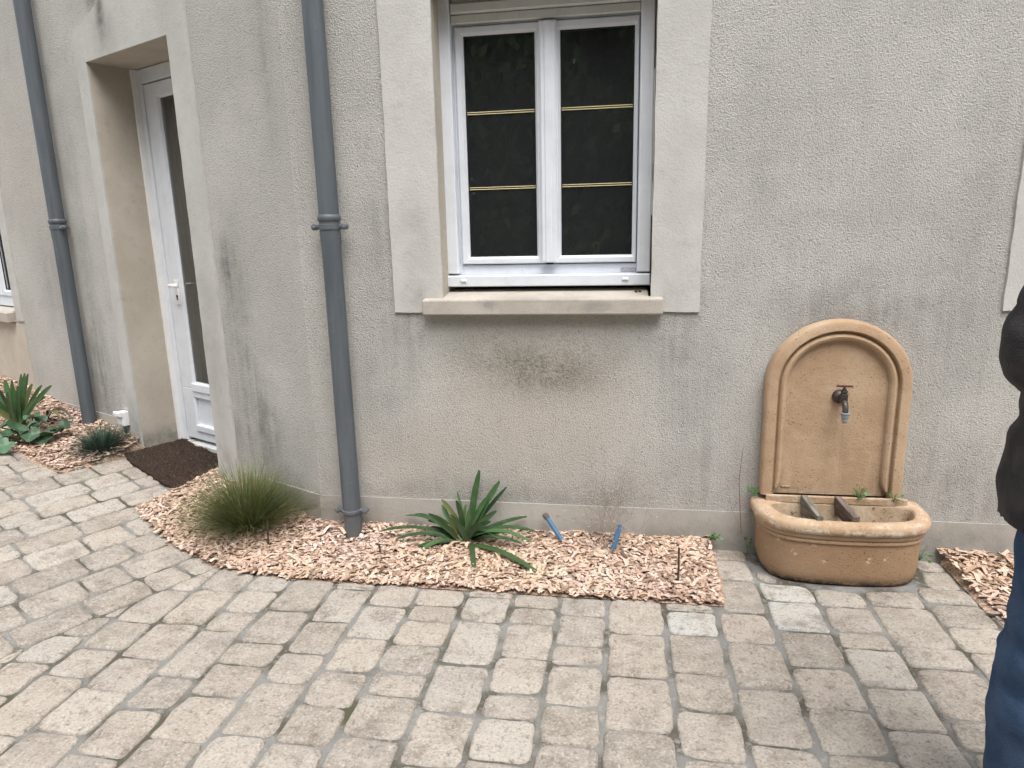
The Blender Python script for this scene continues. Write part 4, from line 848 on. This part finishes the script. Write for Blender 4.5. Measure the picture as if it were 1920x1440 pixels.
# dried twiggy plant
mb = MB(); tb = onZ(1142, 1034, .02)
def twig(p, d, l_, r_, lev):
    n = 4; pts = [p]; q = p.copy(); dd = d.copy()
    for i in range(n): dd = (dd + Vector((random.gauss(0, .13), random.gauss(0, .13), random.gauss(.03, .08)))).normalized(); q = q + dd * l_ / n; q.y = min(q.y, 2.83); pts.append(q.copy())
    c = random.choice([(.30, .25, .21), (.24, .19, .16), (.36, .31, .27)]); mb.tube(pts, [r_ * (1 - .5 * i / n) for i in range(n + 1)], 4, False, c)
    if lev > 0:
        for k in range(random.randint(2, 4)):
            i = random.randint(1, n); twig(pts[i], (dd + Vector((random.gauss(0, .55), random.gauss(0, .45), random.gauss(.1, .3)))).normalized(), l_ * random.uniform(.4, .65), r_ * .6, lev - 1)
    else:
        for k in range(3):
            e = pts[random.randint(2, n)] + Vector((random.gauss(0, .004), random.gauss(0, .004), random.gauss(0, .004))); s_ = random.uniform(.0020, .0040); cc = random.choice([(.40, .35, .32), (.26, .21, .19), (.48, .43, .40)])
            vs = [e + Vector(v_) * s_ for v_ in ((1, 0, 0), (-.5, .8, 0), (-.5, -.8, 0), (0, 0, 1.2), (0, 0, -1.2))]; mb.add(vs, [(0, 1, 3), (1, 2, 3), (2, 0, 3), (1, 0, 4), (2, 1, 4), (0, 2, 4)], cc)
for i in range(24): twig(tb + Vector((random.gauss(0, .03), random.gauss(0, .02), 0)), Vector((random.gauss(0, .34), random.gauss(.0, .18), 1)).normalized(), random.uniform(.19, .32), .0009, 2)
tag(obj('dry_shrub', mb, 'dry', None, loc=tb, attr=True), 'dried grey twiggy plant beside the thin upright cane', 'plant')
mb = MB()
p0 = onY(1387, 915, 2.82); pts = [onY(a, b_, 2.825) for a, b_ in ((1390, 1000), (1387, 940), (1386, 900), (1390, 865), (1394, 838))]; mb.tube(pts, [.0018, .0016, .0014, .0012, .0008], 5, True, (.22, .13, .10))
mb.tube([onY(a, b_, 2.82) for a, b_ in ((1375, 955), (1385, 935), (1398, 915))], [.0014, .0012, .0008], 5, True, (.35, .28, .22)); mb.tube([onY(a, b_, 2.82) for a, b_ in ((1388, 990), (1372, 955), (1368, 930))], [.0012, .0011, .0008], 5, True, (.3, .24, .2))
tag(obj('dry_weed', mb, 'dry', None, loc=p0, attr=True), 'thin reddish dry stem against wall left of the fountain', 'plant')
def weed(label, c, n, r_, h_, cat='weed'):
    mb = MB()
    for i in range(n):
        az = random.uniform(0, 6.28); t = c + Vector((math.cos(az) * r_ * random.uniform(.3, 1), math.sin(az) * r_ * random.uniform(.3, 1) - r_ * .2, h_ * random.uniform(.2, 1))); m_ = (c + t) / 2 + Vector((0, 0, h_ * .2)); s_ = random.uniform(.006, .011)
        cc = tuple(e * random.uniform(.7, 1.4) for e in (.075, .17, .045)); mb.tube([c, m_, t], .0009, 4, False, cc)
        d = (t - m_).normalized(); w_ = d.orthogonal().normalized(); mb.add([t - d * s_ * .8, t + w_ * s_ * .7, t + d * s_ * 1.4, t - w_ * s_ * .7], [(0, 1, 2, 3)], cc)
    return tag(obj('weed', mb, 'leaf', None, loc=c, attr=True), label, cat)
weed('tiny green weed at foot of plinth left of the fountain', onY(1340, 1012, 2.80), 16, .025, .03)
weed('green weed growing on basin back ledge behind the timber bar', Vector((.945, 2.78, .285)), 16, .03, .04)
weed('small weed with dark stalk at right end of basin ledge', Vector((1.075, 2.775, .28)), 10, .03, .035)
weed('small weed on the left back corner of the basin', Vector((.545, 2.82, .27)), 12, .03, .03)
weed('weed in the gap between fountain foot and right chip bed', Vector((1.205, 2.80, .02)), 14, .04, .07)
weed('weed sprouting between fountain foot and left pavers', Vector((.535, 2.81, .01)), 8, .03, .08)
# stakes and pipe stubs
def stake(label, a, b_, r_, mat, cat='stake', name='stake'):
    mb = MB(); d = (Vector(b_) - Vector(a)) * .5; mb.tube([a, Vector(a) + d + Vector((.001, .001, 0)), b_], [r_, r_ * .95, r_ * .9], 8); return tag(obj(name, mb, mat, None, loc=a), label, cat)
s0 = onZ(1271, 1100, .0); stake('thin upright dark cane at right end of the chip bed', s0, onY(1273, 1027, s0.y), .0045, 'stick')
s1 = onZ(503, 1032, .0); stake('thin dark peg in front of the feathery grass clump', s1, onY(501, 975, s1.y), .004, 'stick')
s2 = onZ(715, 1050, .0); stake('short brown peg between downpipe and strap-leaved plant', s2, onY(711, 1022, s2.y), .005, 'stick')
a = onY(1053, 1012, 2.76); b_ = onY(1024, 968, 2.805); mb = MB(); mb.tube([a, b_], [.0095, .0095], 16); o = tag(obj('pipe_stub', mb, 'blue', None, loc=a, smooth=40), 'blue pipe stub with grey cap leaning against the plinth', 'pipe', 'blue pipe stubs in the chip bed')
mb = MB(); d = (b_ - a).normalized(); mb.tube([b_ - d * .012, b_ + d * .006, b_ + d * .014], [.012, .0145, .010], 14); obj('cap', mb, 'frayed', o, smooth=40)
a = onY(1150, 1028, 2.68); b_ = onY(1163, 984, 2.70); mb = MB(); mb.tube([a, a + (b_ - a) * .6, b_], [.0105, .0105, .007], 16); tag(obj('pipe_stub', mb, 'blue', None, loc=a, smooth=40), 'bare blue pipe stub behind the dried twiggy plant', 'pipe', 'blue pipe stubs in the chip bed')
p = onY(678, 1004, 2.70); mb = MB(); mb.hexa([p + Vector(q) * .5 for q in ((-.02, -.01, -.012), (.015, -.016, -.014), (.02, .012, -.012), (-.014, .014, -.012), (-.016, -.006, .014), (.014, -.010, .010), (.014, .010, .012), (-.014, .010, .015))]); tag(obj('stone', mb, 'white', None, loc=p), 'small white stone at the foot of the downpipe', 'stone')
for (u, d) in ((.052, .08), (.068, .085)):
    mb = MB(); q = Vector(FM(u, d, 1.0925 + (d + .05) * .11)); mb.tube_prof(q, Vector((.2, 0, 1)), [(0, .004), (.004, .0075), (.008, .006), (.011, .002)], 8); tag(obj('snail_shell', mb, 'stick', None, loc=q, smooth=True), 'tiny dark shell at right end of the window sill', 'shell', 'tiny shells on the sill')
# ------------------------------------------------------------------ doormat
mt = thing('doormat', 'worn dark brown coir doormat in front of the white door', 'doormat', FL(1.2, 0, ground(*FL(1.2, 0, 0)[:2])))
def gz(s, d): x_, y_, _ = FL(s, d, 0); return TILT * side(x_, y_)
MP = [(.93, .20), (1.565, .205), (1.575, -.145), (1.40, -.185), (1.07, -.21), (.885, -.21), (.91, .06)]
MP = rough_poly(MP, .03, .005); mb = MB(); n = len(MP)
top = [FL(s, d, gz(s, d) + .014) for s, d in MP]; bot = [FL(s, d, gz(s, d) + .0) for s, d in MP]; mb.add(top + bot, [tuple(range(n))] + [(i, i + n, (i + 1) % n + n, (i + 1) % n) for i in range(n)], (.04, .028, .022)); obj('backing', mb, 'coir', mt, attr=True)
mb = MB(); k = 0
while k < 11000:
    s, d = random.uniform(.87, 1.60), random.uniform(-.23, .21)
    if not inside((s, d), MP): continue
    k += 1; o = Vector(FL(s, d, gz(s, d) + .013)); q = Vector((random.gauss(0, .6), random.gauss(0, .6), random.uniform(.3, 1))).normalized(); l_ = random.uniform(.008, .02)
    if k % 5 == 0: q.z = .15; l_ *= 1.6
    r = random.random(); c = (.060, .042, .035) if r < .55 else (.095, .068, .055) if r < .94 else (.22, .165, .12)
    mb.ribbon([o, o + q * l_ * .6, o + q * l_ - Vector((0, 0, l_ * .2))], [.0016, .0014, .0006], col=c, sidev=Vector((random.gauss(0, 1), random.gauss(0, 1), 0)))
obj('pile', mb, 'coir', mt, attr=True)
# ------------------------------------------------------------------ person at the right edge (standing, facing right, hand in pocket)
PC, PA = Vector((.92, 1.455, 0)), math.radians(-31.5)
PR = Matrix.Rotation(PA, 3, 'Z')
def PF(x, y, z): return PC + PR @ Vector((x, y, z))
def blobmesh(name, tubes, mat, parent=None, voxel=.011, smooth_it=6, folds=0.):
    """one continuous skin: tapered tubes (with round joints) fused by a voxel remesh"""
    bm = bmesh.new()
    for pts in tubes:
        P = [Vector(p[:3]) for p in pts]; fine = []
        for i in range(len(P) - 1):
            L = (P[i + 1] - P[i]).length; k = max(1, int(L / .02))
            for j in range(k): t = j / k; fine.append([(1 - t) * a + t * b_ for a, b_ in zip(pts[i], pts[i + 1])])
        fine.append(list(pts[-1]))
        mbt = MB(); n = 20
        for q in fine: pass
        vs = []; ref = None
        for i, q in enumerate(fine):
            p = Vector(q[:3]); a = Vector(fine[max(0, i - 1)][:3]); b_ = Vector(fine[min(len(fine) - 1, i + 1)][:3]); tg = (b_ - a).normalized()
            ref = Vector((1, 0, 0)) if abs(tg.x) < .8 else Vector((0, 0, 1)); u = (ref - tg * ref.dot(tg)).normalized(); w_ = tg.cross(u)
            rx = q[3]; ry = q[4] if len(q) > 4 else rx
            vs += [p + u * rx * math.cos(2 * math.pi * k / n) + w_ * ry * math.sin(2 * math.pi * k / n) for k in range(n)]
        V = [bm.verts.new(v_) for v_ in vs]; m = len(fine)
        for i in range(m - 1):
            for k in range(n): bm.faces.new((V[i * n + k], V[i * n + (k + 1) % n], V[(i + 1) * n + (k + 1) % n], V[(i + 1) * n + k]))
        bm.faces.new(V[:n][::-1]); bm.faces.new(V[-n:])
        for e, o_ in ((fine[0], 0), (fine[-1], 1)):
            if len(e) == 4 and e[3] > .012: bmesh.ops.create_icosphere(bm, subdivisions=2, radius=e[3] * .98, matrix=Matrix.Translation(Vector(e[:3])))
    bmesh.ops.recalc_face_normals(bm, faces=bm.faces)
    me = bpy.data.meshes.new(name); bm.to_mesh(me); bm.free(); o = bpy.data.objects.new(name, me); COL.objects.link(o)
    r_ = o.modifiers.new('r', 'REMESH'); r_.mode = 'VOXEL'; r_.voxel_size = voxel; r_.adaptivity = 0
    if smooth_it: k = o.modifiers.new('k', 'SMOOTH'); k.factor = .5; k.iterations = smooth_it
    bpy.context.view_layer.update(); m2 = bpy.data.meshes.new_from_object(o.evaluated_get(bpy.context.evaluated_depsgraph_get())); bpy.data.objects.remove(o)
    m2.name = name; m2.materials.clear(); m2.materials.append(M[mat]); m2.polygons.foreach_set('use_smooth', [True] * len(m2.polygons))
    if folds:
        from mathutils import noise as mn
        nn = [v_.normal.copy() for v_ in m2.vertices]
        for v_, n_ in zip(m2.vertices, nn):
            z_ = v_.co.z; a_ = mn.noise(Vector((v_.co.x * 5, v_.co.y * 5, z_ * 17))) + .5 * mn.noise(Vector((v_.co.x * 12 + z_ * 14, v_.co.y * 12, z_ * 24)))
            v_.co = v_.co + n_ * folds * (a_ * (1.4 if abs(z_ - .5) < .14 or abs(z_ - 1.13) < .1 else .8))
    for v_ in m2.vertices: v_.co = PR @ v_.co
    o = bpy.data.objects.new(name, m2); COL.objects.link(o)
    if parent: o.parent = parent
    else: o.location = PC
    return o
HY = .085
def hand(c, d, out):
    """palm, four bent fingers of unequal length and a side thumb; c wrist, d pointing direction, out towards the thumb"""
    c, d, out = Vector(c), Vector(d).normalized(), Vector(out).normalized(); nrm = d.cross(out).normalized(); T = []
    T.append([(*(c), .026, .020), (*(c + d * .035), .036, .018), (*(c + d * .085), .038, .016)])
    for k, (o_, l_) in enumerate(((.028, .068), (.010, .078), (-.009, .072), (-.027, .056))):
        b_ = c + d * .088 + out * o_; m_ = b_ + d * l_ * .5 + nrm * .008; e = m_ + d * l_ * .42 + nrm * .022; T.append([(*b_, .0095), (*m_, .0088), (*e, .0075)])
    b_ = c + d * .03 + out * .028; T.append([(*b_, .012), (*(b_ + d * .03 + out * .024), .0105), (*(b_ + d * .062 + out * .026), .0085)])
    return T
body = [[(0, 0, .90, .10, .15), (0, 0, 1.05, .09, .125), (-.005, 0, 1.22, .10, .15), (-.01, 0, 1.36, .09, .16), (0, 0, 1.43, .06, .08)], [(0, 0, 1.38, .055), (.02, 0, 1.50, .052)],
        [(.02, 0, 1.50, .055), (.03, 0, 1.545, .072, .066), (.02, 0, 1.60, .092, .074), (.012, 0, 1.655, .092, .075), (.01, 0, 1.70, .06, .05)], [(.06, 0, 1.515, .028), (.085, 0, 1.53, .02)]]
for sg in (-1, 1):
    body += [[(0, sg * HY, .90, .088), (0, sg * HY, .70, .075), (.0, sg * HY, .50, .055), (-.015, sg * HY, .36, .055), (-.01, sg * HY, .10, .036)], [(-.03, sg * HY, .045, .034), (.06, sg * HY, .04, .032), (.16, sg * HY, .025, .024)]]
body += [[(-.01, -.15, 1.39, .06), (-.02, -.19, 1.39, .055), (-.095, -.22, 1.16, .042), (.0, -.20, 1.03, .036), (.065, -.18, .955, .026)]] + hand((.065, -.18, .955), (.55, .08, -.8), (.5, .75, .3))
body += [[(-.01, .15, 1.39, .06), (-.02, .19, 1.39, .055), (-.01, .22, 1.13, .042), (.05, .22, .98, .036), (.075, .21, .88, .026)]] + hand((.075, .21, .88), (.12, 0, -1), (1, -.15, 0))
per = blobmesh('person', body, 'skin', None, .008, 3); tag(per, 'person in black jacket and blue jeans cut off by right edge', 'person')
jk = [[(.005, 0, .785, .152, .205), (.0, 0, .83, .150, .20), (.0, 0, .92, .138, .185), (.0, 0, 1.02, .128, .17), (-.005, 0, 1.20, .130, .185), (-.01, 0, 1.34, .122, .19), (-.005, 0, 1.41, .095, .12), (.01, 0, 1.46, .075, .08), (.015, 0, 1.49, .07, .074)],
      [(-.01, -.12, 1.37, .08), (-.02, -.185, 1.385, .074), (-.062, -.215, 1.26, .066), (-.096, -.22, 1.165, .064), (-.085, -.217, 1.12, .062), (.0, -.20, 1.03, .055), (.05, -.185, .975, .046)],
      [(-.01, .12, 1.37, .08), (-.02, .185, 1.385, .074), (-.015, .215, 1.25, .066), (-.008, .222, 1.13, .06), (.05, .22, .98, .052), (.07, .212, .905, .044)]]
jo = blobmesh('jacket', jk, 'jacket', per, .010, 5, .011)
jn = [[(0, 0, .82, .105, .165), (0, 0, 1.0, .10, .15)]]
for sg in (-1, 1): jn.append([(0, sg * HY, .90, .10), (-.002, sg * HY, .78, .098), (-.002, sg * HY, .60, .092), (.0, sg * HY, .53, .088), (-.018, sg * HY, .41, .092), (-.014, sg * HY, .24, .084), (-.012, sg * HY, .03, .082)])
blobmesh('jeans', jn, 'denim', per, .010, 5, .0055)
for sg in (-1, 1): blobmesh('shoe', [[(-.05, sg * HY, .042, .043), (.05, sg * HY, .045, .046), (.13, sg * HY, .036, .042), (.185, sg * HY, .028, .03)]], 'shoe', per, .008, 3)
blobmesh('hair', [[(-.02, 0, 1.545, .07, .07), (-.005, 0, 1.60, .092, .082), (-.002, 0, 1.66, .100, .084), (.01, 0, 1.70, .085, .074), (.015, 0, 1.73, .05, .05)]], 'hair', per, .008, 3)
for sg in (-1, 1):
    mb = MB(); mb.lathe(PF(.100, sg * .031, 1.595), PR @ Vector((1, sg * .25, 0)), [(0, .011), (.006, .009), (.010, .004)], 12); obj('eye', mb, 'black', per, smooth=True)
    mb = MB(); mb.tube([PF(.01, sg * .074, 1.615), PF(0, sg * .084, 1.60), PF(.01, sg * .076, 1.56)], [.008, .014, .008], 10); obj('ear', mb, 'skin', per, smooth=True)
mb = MB(); mb.tube([PF(.104, 0, 1.60), PF(.120, 0, 1.575), PF(.130, 0, 1.555), PF(.105, 0, 1.545)], [.008, .011, .014, .008], 10); obj('nose', mb, 'skin', per, smooth=True)
mb = MB(); mb.tube([PF(.082, -.026, 1.522), PF(.104, 0, 1.524), PF(.082, .026, 1.522)], [.004, .007, .004], 8); obj('mouth', mb, 'rust', per, smooth=True)
# ------------------------------------------------------------------ trees across the yard (behind the viewpoint, seen mirrored in the panes)
def tree_mesh(seed, h, rad, n):
    rn = random.Random(seed); mb = MB(); tk = MB()
    tk.tube([(0, 0, 0), (.05, 0, h * .3), (-.05, .05, h * .6), (.03, 0, h * .95)], [.20, .16, .10, .03], 10)
    clumps = []
    for i in range(90):
        z = h * (.05 + .93 * rn.random()); r = rad * math.sin(math.pi * min(.98, (z / h) * .8 + .18)) * math.sqrt(rn.random()); a = rn.uniform(0, 6.28); clumps.append((Vector((r * math.cos(a), r * math.sin(a), z)), rn.uniform(.45, .85)))
        if i % 4 == 0: tk.tube([(0, 0, z * .8), (r * math.cos(a) * .5, r * math.sin(a) * .5, z * .92), clumps[-1][0]], [.05, .035, .012], 6)
    for i in range(n):
        c, s_ = rn.choice(clumps); p = c + Vector((rn.gauss(0, 1), rn.gauss(0, 1), rn.gauss(0, .8))) * s_ * .55; p.z = max(.1, p.z); d = Vector((rn.gauss(0, 1), rn.gauss(0, 1), rn.gauss(0, 1))).normalized(); u = d.orthogonal().normalized(); w_ = d.cross(u); q = rn.uniform(.055, .115)
        cc = rn.choice([(.06, .10, .035), (.10, .16, .05), (.05, .085, .04), (.14, .19, .07)]); mb.add([p - u * q, p + w_ * q * .6, p + u * q, p - w_ * q * .6], [(0, 1, 2, 3)], cc)
    return mb, tk
TL = ['dense dark tree mirrored in the window, straight across the yard', 'broad dark tree mirrored left of the window centre', 'tall dark tree across the yard at far left', 'dark tree across the yard towards the right', 'dark tree across the yard beyond the person', 'dark tree across the yard at far right', 'dark tree standing behind the others across the yard']
for i, (x_, y_, s_) in enumerate(((-.8, -8.5, 1.0), (-4.2, -9.2, 1.05), (-7.8, -8.0, .95), (2.6, -9.0, 1.0), (5.8, -8.6, 1.0), (9.2, -8.0, .95), (.9, -12.0, 1.15))):
    r_ = thing('tree', TL[i], 'tree', (0, 0, 0), 'trees across the yard')
    if i < 2: a_, t_ = tree_mesh(i + 3, 7.2, 2.7, 46000); cr = obj('crown', a_, 'tree_leaf', r_, attr=True); tr = obj('trunk', t_, 'bark', r_, smooth=True); store = globals().setdefault('TS', []); store.append((cr, tr))
    else:
        for q in TS[i % 2]: c_ = q.copy(); COL.objects.link(c_); c_.parent = r_
    r_.location = (x_, y_, -.09); r_.rotation_euler = (0, 0, i * 1.3); r_.scale = (s_ * 1.1, s_ * 1.1, s_ * 1.45)  # extra height added to block low sky, so light falls more from overhead
